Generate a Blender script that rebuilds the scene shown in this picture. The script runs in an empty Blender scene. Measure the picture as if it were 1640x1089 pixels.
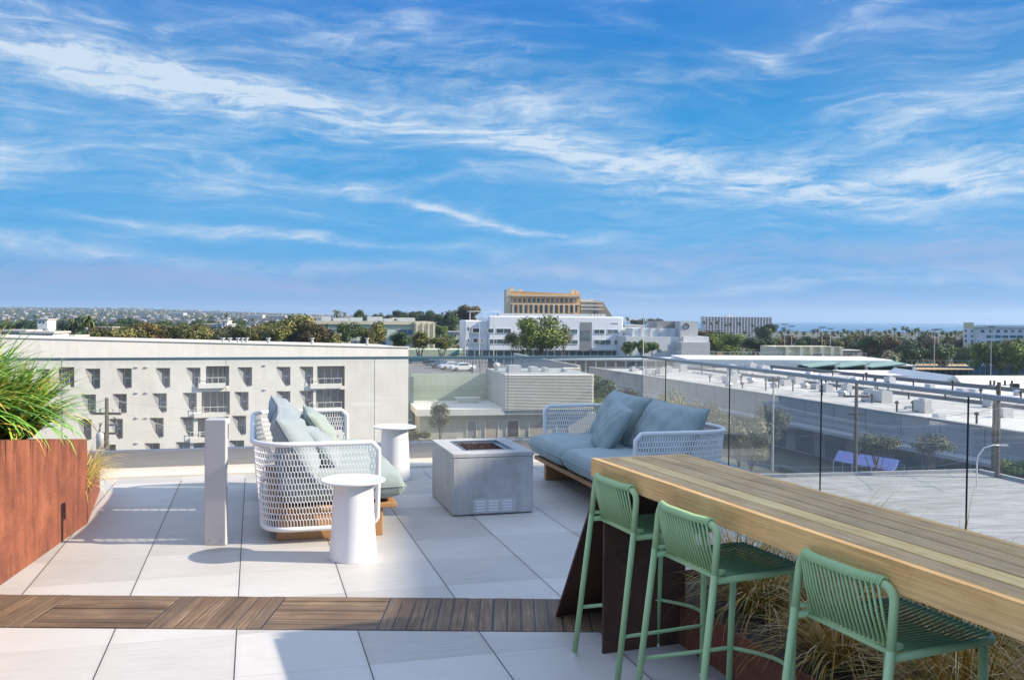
import bpy, bmesh, math, random
from math import sin, cos, pi, radians, exp
from mathutils import Vector, Matrix, Euler
from mathutils.geometry import tessellate_polygon
random.seed(7)
S = bpy.context.scene
COL = S.collection

# ------------------------------------------------------------------ camera
FPX, CX, CY, EYE = 1470.0, 820.0, 544.5, 1.61
PITCH, ROLL = 0.0236, 0.0077
fw = Vector((0, cos(PITCH), -sin(PITCH)))
up0 = Vector((0, sin(PITCH), cos(PITCH))); rt0 = Vector((1, 0, 0))
rt = cos(ROLL)*rt0 + sin(ROLL)*up0
up = cos(ROLL)*up0 - sin(ROLL)*rt0
cam_d = bpy.data.cameras.new("camera"); cam = bpy.data.objects.new("camera", cam_d); COL.objects.link(cam)
cam.matrix_world = Matrix(((rt.x, up.x, -fw.x, 0), (rt.y, up.y, -fw.y, 0), (rt.z, up.z, -fw.z, EYE), (0, 0, 0, 1)))
cam_d.sensor_width = 36; cam_d.lens = FPX/1640*36; cam_d.clip_start = 0.05; cam_d.clip_end = 90000
S.camera = cam
S.render.resolution_x, S.render.resolution_y = 1024, 679
GRID = 0.274                      # the terrace grid is turned 15.7 degrees from the view axis
GZ = -15.5                        # street level below the terrace

# ------------------------------------------------------------------ light
SUN_EL = radians(30.5); SUN_AZ = radians(92.5)    # azimuth clockwise from +Y
sd = bpy.data.lights.new("sun", 'SUN'); sun = bpy.data.objects.new("sun", sd); COL.objects.link(sun)
tosun = Vector((sin(SUN_AZ)*cos(SUN_EL), cos(SUN_AZ)*cos(SUN_EL), sin(SUN_EL)))
sun.rotation_euler = (-tosun).to_track_quat('-Z', 'Y').to_euler()
sd.energy = 5.0; sd.angle = radians(0.53); sd.color = (1.0, 0.885, 0.73)
S.view_settings.view_transform = 'Standard'; S.view_settings.look = 'None'
S.view_settings.exposure = 0.72; S.view_settings.gamma = 1
S.cycles.max_bounces = 8; S.cycles.transparent_max_bounces = 24; S.cycles.volume_bounces = 0
S.cycles.caustics_reflective = False; S.cycles.caustics_refractive = False

class NG:
    """small helper to write node graphs"""
    def __init__(s, tree): s.t = tree; s.n = tree.nodes; s.l = tree.links
    def node(s, typ, ins=None, **kw):
        nd = s.n.new(typ)
        for k, v in kw.items(): setattr(nd, k, v)
        for k, v in (ins or {}).items(): s.put(nd.inputs[k], v)
        return nd
    def put(s, sock, v):
        if isinstance(v, bpy.types.NodeSocket): s.l.new(v, sock)
        elif isinstance(v, (tuple, list)) and len(v) == 3 and sock.type == 'RGBA': sock.default_value = (*v, 1)
        else: sock.default_value = v
    def m(s, op, a, b=None, c=None, clamp=False):
        nd = s.n.new('ShaderNodeMath'); nd.operation = op; nd.use_clamp = clamp
        s.put(nd.inputs[0], a)
        if b is not None: s.put(nd.inputs[1], b)
        if c is not None: s.put(nd.inputs[2], c)
        return nd.outputs[0]
    def mix(s, f, a, b, mode='MIX'):
        nd = s.n.new('ShaderNodeMix'); nd.data_type = 'RGBA'; nd.blend_type = mode
        s.put(nd.inputs[0], f); s.put(nd.inputs[6], a); s.put(nd.inputs[7], b)
        return nd.outputs[2]
    def noise(s, vec, scale, detail=4, rough=.55, dist=0.0):
        nd = s.n.new('ShaderNodeTexNoise'); s.put(nd.inputs['Vector'], vec)
        nd.inputs['Scale'].default_value = scale; nd.inputs['Detail'].default_value = detail
        nd.inputs['Roughness'].default_value = rough; nd.inputs['Distortion'].default_value = dist
        return nd.outputs[0]
    def ramp(s, f, *stops):
        nd = s.n.new('ShaderNodeValToRGB'); s.put(nd.inputs[0], f); e = nd.color_ramp.elements
        while len(e) < len(stops): e.new(0.5)
        for i, (p, c) in enumerate(stops):
            e[i].position = p; e[i].color = (*c, 1) if len(c) == 3 else c
        return nd.outputs[0]
    def rng(s, v, a, b, c=0.0, d=1.0):
        nd = s.n.new('ShaderNodeMapRange'); s.put(nd.inputs[0], v)
        for i, q in enumerate((a, b, c, d)): nd.inputs[i+1].default_value = q
        return nd.outputs[0]
    def scl(s, vec, sc, loc=(0, 0, 0), rot=(0, 0, 0)):
        nd = s.n.new('ShaderNodeMapping'); s.put(nd.inputs[0], vec)
        nd.inputs['Scale'].default_value = sc; nd.inputs['Location'].default_value = loc; nd.inputs['Rotation'].default_value = rot
        return nd.outputs[0]

def build_world():
    w = bpy.data.worlds.new("World"); S.world = w; w.use_nodes = True
    g = NG(w.node_tree); bg = g.n['Background']
    sky = g.node('ShaderNodeTexSky', sky_type='NISHITA', sun_disc=False)
    sky.sun_elevation = SUN_EL; sky.sun_rotation = SUN_AZ
    sky.air_density = 1.0; sky.dust_density = 0.3; sky.ozone_density = 2.2
    tc = g.node('ShaderNodeTexCoord').outputs['Generated']
    sep = g.node('ShaderNodeSeparateXYZ', {0: tc})
    x, y, z = sep.outputs
    az = g.m('ARCTAN2', x, y); el = g.m('ARCSINE', z)
    grad = g.ramp(g.rng(el, 0, 1.5), (0.0, (.10, .37, .82)), (.05, (.035, .45, .95)), (.13, (.0, .37, .88)), (.215, (.0, .22, .70)), (.34, (.44, .60, .95)), (1.0, (.62, .75, 1.0)))
    grad = g.mix(1.0, grad, (4.3, 4.3, 4.3), 'MULTIPLY')
    base = g.mix(.97, sky.outputs[0], grad)
    # clouds high on the sky sphere: streaky cirrus, drawn out along the wind
    P = g.node('ShaderNodeCombineXYZ', {0: az, 1: el, 2: 0.0}).outputs[0]
    w1 = g.node('ShaderNodeTexNoise'); g.put(w1.inputs['Vector'], g.scl(P, (3, 9, 1))); w1.inputs['Scale'].default_value = 1.6; w1.inputs['Detail'].default_value = 5
    wsep = g.node('ShaderNodeSeparateColor', {0: w1.outputs[1]})
    az2 = g.m('ADD', az, g.m('MULTIPLY', g.m('SUBTRACT', wsep.outputs[0], .5), .16))
    el2 = g.m('ADD', el, g.m('MULTIPLY', g.m('SUBTRACT', wsep.outputs[1], .5), .055))
    P2 = g.node('ShaderNodeCombineXYZ', {0: az2, 1: el2, 2: 0.0}).outputs[0]
    st = g.noise(g.scl(P2, (2.2, 16, 1), rot=(0, 0, .16)), 1.7, 10, .64, .6)       # long streaks
    fine = g.noise(g.scl(P2, (7, 34, 1), rot=(0, 0, .2)), 2.6, 10, .68, .4)
    soft = g.noise(g.scl(P2, (2.0, 5, 1), loc=(3.1, 1.7, 0)), 1.5, 6, .55)
    def blob(px, py, lx, ly, ang, amp):
        a0 = math.atan((px-820)/1470); e0 = math.atan((513-py)/1470*cos(a0))
        c_, s_ = cos(ang), sin(ang)
        dx = g.m('SUBTRACT', az2, a0); dy = g.m('SUBTRACT', el2, e0)
        u = g.m('DIVIDE', g.m('ADD', g.m('MULTIPLY', dx, c_), g.m('MULTIPLY', dy, s_)), lx/1470)
        v = g.m('DIVIDE', g.m('SUBTRACT', g.m('MULTIPLY', dy, c_), g.m('MULTIPLY', dx, s_)), ly/1470)
        r = g.m('ADD', g.m('MULTIPLY', u, u), g.m('MULTIPLY', v, v))
        return g.m('MULTIPLY', g.m('EXPONENT', g.m('MULTIPLY', r, -1.0)), amp)
    bl = [(150, 105, 330, 34, -.20, .80), (420, 160, 260, 22, -.22, .42), (720, 205, 330, 16, -.16, .52), (960, 262, 260, 17, -.14, .60), (380, 140, 120, 30, -.2, .25),
          (900, 215, 240, 55, -.3, .45), (1090, 235, 170, 28, .1, .3), (0, 275, 70, 42, 0, .9), (440, 392, 270, 7, -.06, .95), (60, 400, 120, 14, 0, .4),
          (700, 340, 210, 9, -.20, .75), (1400, 285, 280, 42, .06, .85), (1500, 170, 260, 40, .30, .42), (1290, 60, 120, 12, .25, .3), (1230, 95, 90, 8, -.3, .3),
          (600, 438, 300, 9, 0, .45), (1350, 452, 240, 8, .05, .8), (1500, 430, 200, 9, .02, .5), (960, 440, 160, 8, -.05, .5), (1180, 462, 220, 7, .02, .45), (900, 380, 170, 9, -.1, .5), (250, 420, 260, 8, -.04, .5), (1560, 300, 160, 30, .1, .4), (1120, 430, 120, 7, -.1, .5), (250, 240, 420, 70, -.1, .28), (620, 90, 360, 60, -.1, .25), (1280, 400, 420, 30, 0, .2)]
    acc = None
    for b in bl:
        v = blob(*b); acc = v if acc is None else g.m('ADD', acc, v)
    tex = g.m('ADD', g.m('MULTIPLY', st, .85), g.m('MULTIPLY', fine, .55))          # about .2 .. 1.2
    dens = g.m('MULTIPLY', g.m('MULTIPLY', acc, g.rng(fine, .30, .66, .55, 1.15)), g.rng(tex, .52, .86, .02, 1.3))
    wis = g.m('MULTIPLY', g.rng(st, .50, .76), g.rng(fine, .40, .68, .25, 1.0))
    wis = g.m('MULTIPLY', wis, g.rng(soft, .33, .60, .2, .85))
    dens = g.m('ADD', dens, g.m('MULTIPLY', wis, .75))
    dens = g.m('ADD', dens, g.m('MULTIPLY', g.rng(soft, .42, .75), .12))
    dens = g.m('MINIMUM', dens, .84)
    above = g.rng(el, -.002, .012)
    dens = g.m('MULTIPLY', dens, above)
    ccol = g.mix(g.rng(el, .0, .14), (2.0, 2.9, 4.3), (3.9, 4.45, 5.0))
    out = g.mix(dens, base, ccol)
    # mauve-grey low bank toward the horizon
    low = g.m('ADD', g.m('ADD', blob(250, 452, 420, 20, 0, .95), blob(620, 468, 320, 11, -.05, .8)), g.m('ADD', blob(1000, 425, 260, 18, .05, .7), g.m('ADD', blob(1500, 410, 340, 34, 0, .95), blob(1150, 480, 500, 9, 0, .5))))
    low = g.m('MULTIPLY', g.m('MULTIPLY', low, g.rng(g.m('ADD', g.m('MULTIPLY', st, .6), g.m('MULTIPLY', fine, .4)), .42, .60, .15, 1.0)), above)
    out = g.mix(g.m('MINIMUM', low, .8), out, (1.5, 2.15, 3.7))
    out = g.mix(g.rng(el, .26, .55), out, g.mix(1.0, out, (1.6, 1.58, 1.58), 'MULTIPLY'))      # unseen upper sky brightened for added fill light
    g.put(bg.inputs[0], out); bg.inputs[1].default_value = 0.115
build_world()

# ------------------------------------------------------------------ helpers
def ray(x, y): return rt*((x-CX)/FPX) + up*((CY-y)/FPX) + fw
def at(x, y, Y):
    d = ray(x, y); t = Y/d.y; return Vector((d.x*t, Y, EYE + d.z*t))
def gz(x, y, z=0.0):
    d = ray(x, y); t = (z-EYE)/d.z; return Vector((d.x*t, d.y*t, z))
def uv(p): return (cos(GRID)*p[0]+sin(GRID)*p[1], -sin(GRID)*p[0]+cos(GRID)*p[1])
def xy(u, v, z=0.0): return Vector((cos(GRID)*u - sin(GRID)*v, sin(GRID)*u + cos(GRID)*v, z))

def tag(o, label=None, cat=None, group=None, kind=None):
    if label: o['label'] = label
    if cat: o['category'] = cat
    if group: o['group'] = group
    if kind: o['kind'] = kind
    return o
def thing(name, label, cat, loc=(0, 0, 0), rz=0.0, group=None):
    o = bpy.data.objects.new(name, None); COL.objects.link(o); o.location = loc; o.rotation_euler = (0, 0, rz)
    o.empty_display_size = .2
    return tag(o, label, cat, group)

class MB:
    def __init__(s): s.v = []; s.f = []; s.mi = []; s.cur = 0
    def add(s, vs, fs):
        b = len(s.v); s.v.extend([tuple(q) for q in vs]); s.f.extend([tuple(i+b for i in f) for f in fs]); s.mi.extend([s.cur]*len(fs))
        return s
    def box(s, x0, x1, y0, y1, z0, z1, M=None):
        vs = [Vector((x, y, z)) for z in (z0, z1) for y in (y0, y1) for x in (x0, x1)]
        if M is not None: vs = [M @ q for q in vs]
        return s.add(vs, [(0, 2, 3, 1), (4, 5, 7, 6), (0, 1, 5, 4), (2, 6, 7, 3), (0, 4, 6, 2), (1, 3, 7, 5)])
    def prism(s, poly, z0, z1, M=None):
        n = len(poly); z1f = z1 if callable(z1) else (lambda p: z1)
        vs = [Vector((p[0], p[1], z0)) for p in poly] + [Vector((p[0], p[1], z1f(p))) for p in poly]
        if M is not None: vs = [M @ q for q in vs]
        return s.add(vs, [tuple(range(n-1, -1, -1)), tuple(range(n, 2*n))] + [(i, (i+1) % n, n+(i+1) % n, n+i) for i in range(n)])
    def bar(s, p, q, w, d=None, upv=(0, 0, 1)):
        p, q = Vector(p), Vector(q); d = d or w; t = (q-p).normalized(); u_ = Vector(upv)
        if abs(t.dot(u_)) > .98: u_ = Vector((1, 0, 0))
        a = t.cross(u_).normalized(); b = a.cross(t)
        vs = [r + a*(i*w/2) + b*(j*d/2) for r in (p, q) for i, j in ((-1, -1), (1, -1), (1, 1), (-1, 1))]
        return s.add(vs, [(3, 2, 1, 0), (4, 5, 6, 7)] + [(i, (i+1) % 4, 4+(i+1) % 4, 4+i) for i in range(4)])
    def tube(s, pts, r, n=8, closed=False, cap=True):
        pts = [Vector(p) for p in pts]; N = len(pts); rr = r if isinstance(r, (list, tuple)) else [r]*N
        t0 = (pts[1]-pts[0]).normalized(); a = t0.orthogonal().normalized(); rings = []
        for i, p in enumerate(pts):
            if closed: t = (pts[(i+1) % N]-pts[i-1]).normalized()
            else: t = (pts[min(i+1, N-1)]-pts[max(i-1, 0)]).normalized()
            a = (a - t*a.dot(t)).normalized(); b = t.cross(a)
            rings.append([p + (a*cos(2*pi*k/n)+b*sin(2*pi*k/n))*rr[i] for k in range(n)])
        vs = [q for g in rings for q in g]; fs = []
        for i in range(N if closed else N-1):
            j = (i+1) % N
            fs += [(i*n+k, i*n+(k+1) % n, j*n+(k+1) % n, j*n+k) for k in range(n)]
        if cap and not closed: fs += [tuple(range(n-1, -1, -1)), tuple((N-1)*n+k for k in range(n))]
        return s.add(vs, fs)
    def lathe(s, prof, n=48, c=(0, 0, 0)):
        vs = []; 
        for r, z in prof: vs += [Vector((c[0]+r*cos(2*pi*k/n), c[1]+r*sin(2*pi*k/n), c[2]+z)) for k in range(n)]
        m = len(prof); fs = [(i*n+k, i*n+(k+1) % n, (i+1)*n+(k+1) % n, (i+1)*n+k) for i in range(m-1) for k in range(n)]
        fs += [tuple(range(n-1, -1, -1)), tuple((m-1)*n+k for k in range(n))]
        return s.add(vs, fs)
    def build(s, name, mat, parent=None, smooth=False, bevel=0, loc=None, rz=None, seg=2):
        me = bpy.data.meshes.new(name); me.from_pydata(s.v, [], s.f); me.update()
        mats = mat if isinstance(mat, (list, tuple)) else [mat]
        for q in mats: me.materials.append(q)
        if any(s.mi): me.polygons.foreach_set('material_index', s.mi)
        if smooth: me.polygons.foreach_set('use_smooth', [True]*len(me.polygons))
        o = bpy.data.objects.new(name, me); COL.objects.link(o)
        if parent is not None: o.parent = parent
        if loc is not None: o.location = loc
        if rz is not None: o.rotation_euler = (0, 0, rz)
        if bevel:
            b = o.modifiers.new('bevel', 'BEVEL'); b.width = bevel; b.segments = seg; b.limit_method = 'ANGLE'; b.angle_limit = radians(40)
        return o
def obj_copy(src, parent=None, loc=None, rot=None, scale=None):
    c = src.copy(); COL.objects.link(c); c.parent = parent
    if loc is not None: c.location = loc
    if rot is not None: c.rotation_euler = rot
    if scale is not None: c.scale = scale
    return c
def copy_tree(root, loc, rz, label=None, scale=None):
    r = obj_copy(root, None, loc, (0, 0, rz), scale)
    if label: r['label'] = label
    def rec(a, b):
        for ch in list(a.children):
            c = obj_copy(ch, b); rec(ch, c)
    rec(root, r); return r
def rounded(path, rad, n=6):
    """polyline with rounded inner corners"""
    P = [Vector(p) for p in path]; out = [P[0]]
    for i in range(1, len(P)-1):
        a, b, c = P[i-1], P[i], P[i+1]; r = rad if not isinstance(rad, (list, tuple)) else rad[i-1]
        u_ = (a-b); v_ = (c-b); r = min(r, u_.length*.49, v_.length*.49); p0 = b+u_.normalized()*r; p1 = b+v_.normalized()*r
        for k in range(n+1):
            t = k/n; out.append(p0*(1-t)**2 + b*2*t*(1-t) + p1*t*t)
    out.append(P[-1]); return out

# ------------------------------------------------------------------ materials
def mat(name, color=(.5, .5, .5), rough=.6, metal=0.0, var=.0, vscale=3.0, bump=0.0, bscale=40.0, fn=None, spec=.5, coords='Object', stretch=(1, 1, 1)):
    m = bpy.data.materials.new(name); m.use_nodes = True; g = NG(m.node_tree); b = g.n['Principled BSDF']
    b.inputs['Roughness'].default_value = rough; b.inputs['Metallic'].default_value = metal; b.inputs['Specular IOR Level'].default_value = spec
    tc = g.node('ShaderNodeTexCoord').outputs[coords]; v = g.scl(tc, stretch)
    col = color
    if var:
        n1 = g.noise(v, vscale, 6, .6)
        lo = tuple(c*(1-var) for c in color); hi = tuple(min(1, c*(1+var)) for c in color)
        col = g.ramp(n1, (.3, lo), (.7, hi))
    if fn: col = fn(g, tc, col, b)
    g.put(b.inputs['Base Color'], col)
    if bump:
        bp = g.node('ShaderNodeBump', {'Strength': bump, 'Distance': .02, 'Height': g.noise(v, bscale, 5, .6)})
        g.put(b.inputs['Normal'], bp.outputs[0])
    return m

def tile_fn(g, tc, col, b):
    sp = g.node('ShaderNodeSeparateXYZ', {0: tc}); u_, v_ = sp.outputs[0], sp.outputs[1]
    fu = g.m('DIVIDE', g.m('ADD', u_, .085+6), .6); fv = g.m('DIVIDE', g.m('SUBTRACT', v_, 4.24-5.75), .575)
    du = g.m('MULTIPLY', g.m('PINGPONG', fu, .5), .6); dv = g.m('MULTIPLY', g.m('PINGPONG', fv, .5), .575)
    back = g.m('GREATER_THAN', v_, 9.5)                      # the plain paved edge strip has no long joints
    du = g.m('ADD', du, back)
    ju = g.rng(du, .0022, .0040, 1, 0); jv = g.m('MULTIPLY', g.rng(dv, .0007, .0018, 1, 0), .55)
    idv = g.node('ShaderNodeCombineXYZ', {0: g.m('FLOOR', fu), 1: g.m('FLOOR', fv), 2: 0.0}).outputs[0]
    wn = g.node('ShaderNodeTexWhiteNoise', {0: idv}).outputs[0]
    streak = g.noise(g.scl(tc, (2.0, 34, 1)), 1.6, 8, .7, .2)
    blot = g.noise(g.scl(tc, (1, 1, 1)), 1.4, 6, .6)
    f = g.m('ADD', g.m('MULTIPLY', streak, .55), g.m('ADD', g.m('MULTIPLY', blot, .35), g.m('MULTIPLY', wn, .34)))
    c = g.ramp(f, (.38, (.38, .362, .33)), (.64, (.49, .47, .435)), (.9, (.57, .55, .515)))
    speck = g.noise(tc, 160, 2, .5); c = g.mix(g.rng(speck, .68, .8, 0, .35), c, (.30, .27, .24))
    dirt = g.noise(tc, 5.5, 7, .7); c = g.mix(g.rng(dirt, .54, .76, 0, .32), c, (.36, .33, .29))
    near = g.rng(du, .003, .03, .22, 0); c = g.mix(g.m('MULTIPLY', near, g.noise(tc, 9, 4)), c, (.25, .22, .2))
    c = g.mix(g.m('MAXIMUM', ju, jv), c, (.035, .032, .03))
    b.inputs['Roughness'].default_value = .55
    return c
def wood_fn(c0, c1, c2, axis=0, scale=1.0, plank=None, grey=None):
    def fn(g, tc, col, b):
        st = [1.3, 26, 26]; 
        if axis == 1: st = [26, 1.3, 26]
        if axis == 2: st = [26, 26, 1.3]
        oi = g.node('ShaderNodeObjectInfo').outputs['Random']
        v = g.node('ShaderNodeVectorMath', {0: tc, 1: g.node('ShaderNodeCombineXYZ', {0: g.m('MULTIPLY', oi, 17), 1: 0.0, 2: 0.0}).outputs[0]}, operation='ADD').outputs[0]
        n1 = g.noise(g.scl(v, tuple(q*scale*(3.2 if q > 5 else 1.8) for q in st)), 1.2, 10, .78, .35); n2 = g.noise(v, 2.2, 4, .6)
        f = g.m('ADD', g.m('MULTIPLY', n1, .7), g.m('MULTIPLY', n2, .4))
        c = g.ramp(f, (.36, c0), (.54, c1), (.72, c2))
        if plank:                                       # colour per board: (axis, pitch, offset)
            sp = g.node('ShaderNodeSeparateXYZ', {0: tc}).outputs[plank[0]]
            wn = g.node('ShaderNodeTexWhiteNoise', {'W': g.m('FLOOR', g.m('DIVIDE', g.m('ADD', sp, plank[2]), plank[1]))}, noise_dimensions='1D').outputs[0]
            c = g.mix(g.m('MULTIPLY', wn, .75), c, tuple(q*.40 for q in c1))
        fg = g.noise(g.scl(v, tuple(q*(7 if q > 5 else 3) for q in st)), 1.0, 5, .8); kn = g.noise(v, 9, 5, .7)
        c = g.mix(g.rng(fg, .50, .66, 0, .5), c, c0); c = g.mix(g.rng(kn, .62, .74, 0, .45), c, c0)
        if grey:
            n3 = g.noise(g.scl(v, tuple(q*.35 for q in st)), .8, 6, .6)
            c = g.mix(g.rng(n3, .42, .62, 0, grey[0]), c, grey[1])
        g.put(b.inputs['Roughness'], g.rng(n1, .3, .7, .75, .55))
        bp = g.node('ShaderNodeBump', {'Strength': .5, 'Distance': .003, 'Height': n1}); g.put(b.inputs['Normal'], bp.outputs[0])
        return c
    return fn
def corten_fn(lo, mid, hi):
    def fn(g, tc, col, b):
        n1 = g.noise(tc, 3.0, 9, .68, .4); n2 = g.noise(tc, 60, 5, .7); dr = g.noise(g.scl(tc, (9, 9, 1.2)), 1.5, 6, .6)
        f = g.m('ADD', g.m('ADD', g.m('MULTIPLY', n1, .45), g.m('MULTIPLY', n2, .28)), g.m('MULTIPLY', dr, .3))
        c = g.ramp(f, (.38, lo), (.52, mid), (.68, hi))
        bp = g.node('ShaderNodeBump', {'Strength': .35, 'Distance': .003, 'Height': n2}); g.put(b.inputs['Normal'], bp.outputs[0])
        return c
    return fn
def foliage(name, c0, c1, c2, sc=.6):
    def fn(g, tc, col, b):
        oi = g.node('ShaderNodeObjectInfo').outputs['Random']
        n = g.noise(tc, sc, 5, .7); n2 = g.noise(tc, sc*6, 3, .6)
        f = g.m('ADD', g.m('ADD', g.m('MULTIPLY', n, .6), g.m('MULTIPLY', n2, .35)), g.m('MULTIPLY', g.m('SUBTRACT', oi, .5), .14))
        b.inputs['Roughness'].default_value = .6; b.inputs['Specular IOR Level'].default_value = .3
        return g.ramp(f, (.36, c0), (.5, c1), (.62, c2))
    return mat(name, fn=fn)
def panel_fn(pitch, depthcol, axis=0, w=.03):
    def fn(g, tc, col, b):
        sp = g.node('ShaderNodeSeparateXYZ', {0: tc}).outputs[axis]
        d = g.m('MULTIPLY', g.m('PINGPONG', g.m('DIVIDE', sp, pitch), .5), pitch)
        return g.mix(g.rng(d, w, w*1.6, 1, 0), col, depthcol)
    return fn
def conc_fn(g, tc, col, b):
    n1 = g.noise(tc, 2.6, 9, .7, .3); n2 = g.noise(tc, 14, 6, .65); n3 = g.noise(g.scl(tc, (14, 14, 1.2)), 1, 5, .6)
    f = g.m('ADD', g.m('MULTIPLY', n1, .6), g.m('ADD', g.m('MULTIPLY', n2, .25), g.m('MULTIPLY', n3, .2)))
    c = g.ramp(f, (.36, (.30, .295, .285)), (.52, (.42, .415, .405)), (.70, (.52, .515, .505)))
    pit = g.noise(tc, 75, 2, .5); c = g.mix(g.rng(pit, .70, .76, 0, .6), c, (.16, .16, .17))
    bp = g.node('ShaderNodeBump', {'Strength': .35, 'Distance': .004, 'Height': g.m('SUBTRACT', n2, g.m('MULTIPLY', g.rng(pit, .68, .76), .5))}); g.put(b.inputs['Normal'], bp.outputs[0])
    return c
def fabric(name, c, c2):
    def fn(g, tc, col, b):
        n = g.noise(tc, 4, 5, .6); wv = g.noise(tc, 420, 2, .5)
        b.inputs['Sheen Weight'].default_value = .25; b.inputs['Roughness'].default_value = .85; b.inputs['Specular IOR Level'].default_value = .2
        wr = g.noise(g.scl(tc, (1, 1, 1)), 7, 4, .55, .8)
        h = g.m('ADD', g.m('MULTIPLY', wv, .10), g.m('MULTIPLY', wr, 1.0))
        bp = g.node('ShaderNodeBump', {'Strength': .45, 'Distance': .012, 'Height': h}); g.put(b.inputs['Normal'], bp.outputs[0])
        return g.mix(g.rng(wv, .3, .7, 0, .35), g.ramp(n, (.3, c), (.7, c2)), tuple(min(1, q*1.3) for q in c2))
    return mat(name, fn=fn)
def glass_mat(name, tint, fac_scale=1.0, ior=1.45):
    m = bpy.data.materials.new(name); m.use_nodes = True; g = NG(m.node_tree); g.n.remove(g.n['Principled BSDF'])
    tr = g.node('ShaderNodeBsdfTransparent', {'Color': tint}); gl = g.node('ShaderNodeBsdfGlossy', {'Color': (.95, .98, 1), 'Roughness': .004})
    tc = g.node('ShaderNodeTexCoord').outputs['Object']
    bp = g.node('ShaderNodeBump', {'Strength': .08, 'Distance': .02, 'Height': g.noise(tc, 1.3, 1, .4)})
    g.put(gl.inputs['Normal'], bp.outputs[0])
    fr = g.node('ShaderNodeFresnel', {'IOR': ior}).outputs[0]
    mx = g.node('ShaderNodeMixShader'); g.put(mx.inputs[0], g.m('MULTIPLY', fr, fac_scale, clamp=True)); g.l.new(tr.outputs[0], mx.inputs[1]); g.l.new(gl.outputs[0], mx.inputs[2])
    df = g.node('ShaderNodeBsdfDiffuse', {'Color': (.74, .72, .68)}); m2 = g.node('ShaderNodeMixShader', {0: .085}); g.l.new(mx.outputs[0], m2.inputs[1]); g.l.new(df.outputs[0], m2.inputs[2])   # pale diffuse film stands in for the grey veil of reflections
    g.l.new(m2.outputs[0], g.n['Material Output'].inputs[0]); return m

M = {}
M['tile'] = mat('porcelain_tile', fn=tile_fn, bump=.05, bscale=90)
M['kerbstone'] = mat('pale_stone', (.62, .58, .50), .6, var=.06, vscale=6, bump=.1)
M['deckwood'] = mat('weathered_deck', fn=wood_fn((.035, .019, .010), (.16, .095, .048), (.42, .29, .16), axis=1, scale=1.0, plank=(0, .0745, .0), grey=(.4, (.20, .145, .10))))
M['deckwood_x'] = mat('weathered_deck_across', fn=wood_fn((.035, .019, .010), (.16, .095, .048), (.42, .29, .16), axis=0, scale=1.0, plank=(1, .0765, .0), grey=(.4, (.20, .145, .10))))
M['bartop'] = mat('bar_board_grey', fn=wood_fn((.20, .11, .04), (.60, .37, .145), (.92, .63, .30), axis=1, grey=(.30, (.46, .31, .18))))
M['bartop_gold'] = mat('bar_board_golden', fn=wood_fn((.46, .26, .08), (.86, .56, .20), (1.0, .76, .34), axis=1, grey=(.15, (.50, .39, .24))))
M['barface'] = mat('bar_edge_golden', fn=wood_fn((.46, .245, .075), (.80, .46, .16), (.97, .67, .28), axis=1, grey=(.3, (.66, .46, .26))))
M['teak'] = mat('teak', fn=wood_fn((.26, .13, .05), (.42, .23, .10), (.54, .32, .16), axis=1))
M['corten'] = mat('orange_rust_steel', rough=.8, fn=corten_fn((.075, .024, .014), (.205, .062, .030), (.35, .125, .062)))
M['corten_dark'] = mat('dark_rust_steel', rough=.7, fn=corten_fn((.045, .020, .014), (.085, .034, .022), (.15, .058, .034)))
M['white'] = mat('white_powder_coat', (.74, .74, .74), .35, var=.03)
M['wicker'] = mat('white_cord', (.82, .82, .82), .55)
M['boll'] = mat('light_grey_metal', (.50, .50, .50), .42, var=.05, metal=.0)
M['steel'] = mat('brushed_steel', (.42, .42, .43), .35, metal=.9, var=.1, stretch=(1, 1, 20))
M['railm'] = mat('anodised_rail', (.33, .35, .37), .38, metal=.7)
M['concrete'] = mat('cast_concrete', rough=.7, fn=conc_fn)
M['green'] = mat('sage_green_paint', (.38, .545, .27), .42, var=.04)
M['cord'] = mat('sage_green_cord', (.37, .535, .26), .5, var=.05)
M['cordseat'] = mat('deep_green_cord', (.21, .38, .20), .5, var=.05)
M['cap'] = mat('pale_foot_cap', (.75, .75, .70), .5)
M['black'] = mat('black_metal', (.02, .02, .022), .5)
M['lava'] = mat('lava_rock', (.055, .03, .028), .95, var=.5, vscale=30, bump=.8, bscale=70)
M['blue'] = fabric('blue_grey_fabric', (.24, .295, .295), (.29, .35, .345))
M['sage'] = fabric('pale_sage_fabric', (.22, .265, .245), (.27, .32, .29))
M['pale'] = fabric('pale_blue_fabric', (.21, .25, .265), (.26, .30, .31))
M['glass'] = glass_mat('clear_balustrade_glass', (.90, .925, .92), 2.0, 1.5)
M['glassedge'] = mat('dark_glass_edge', (.012, .03, .03), .2)
def win_fn(g, tc, col, b):
    oi = g.node('ShaderNodeObjectInfo').outputs['Random']
    return g.mix(g.noise(tc, .9, 3), g.ramp(oi, (0, (.03, .045, .05)), (.35, (.08, .12, .12)), (.7, (.18, .26, .25)), (1, (.40, .42, .40))), (.03, .04, .045))
M['window'] = mat('window_glass', rough=.1, spec=.8, fn=win_fn)
M['soil'] = mat('mulch', (.12, .09, .065), .95, var=.6, vscale=40, bump=1, bscale=60)
def grassmat(n, c): return mat(n, c, .5, var=.25, vscale=7, spec=.4)
M['g1'] = grassmat('grass_deep_green', (.07, .22, .03)); M['g2'] = grassmat('grass_fresh_green', (.20, .42, .055)); M['g3'] = grassmat('grass_lime', (.42, .52, .09)); M['g4'] = grassmat('grass_straw', (.62, .42, .11))
M['s1'] = grassmat('sedge_olive', (.24, .22, .035)); M['s2'] = grassmat('sedge_ochre', (.50, .29, .05)); M['s3'] = grassmat('sedge_tan', (.66, .46, .22))
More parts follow.
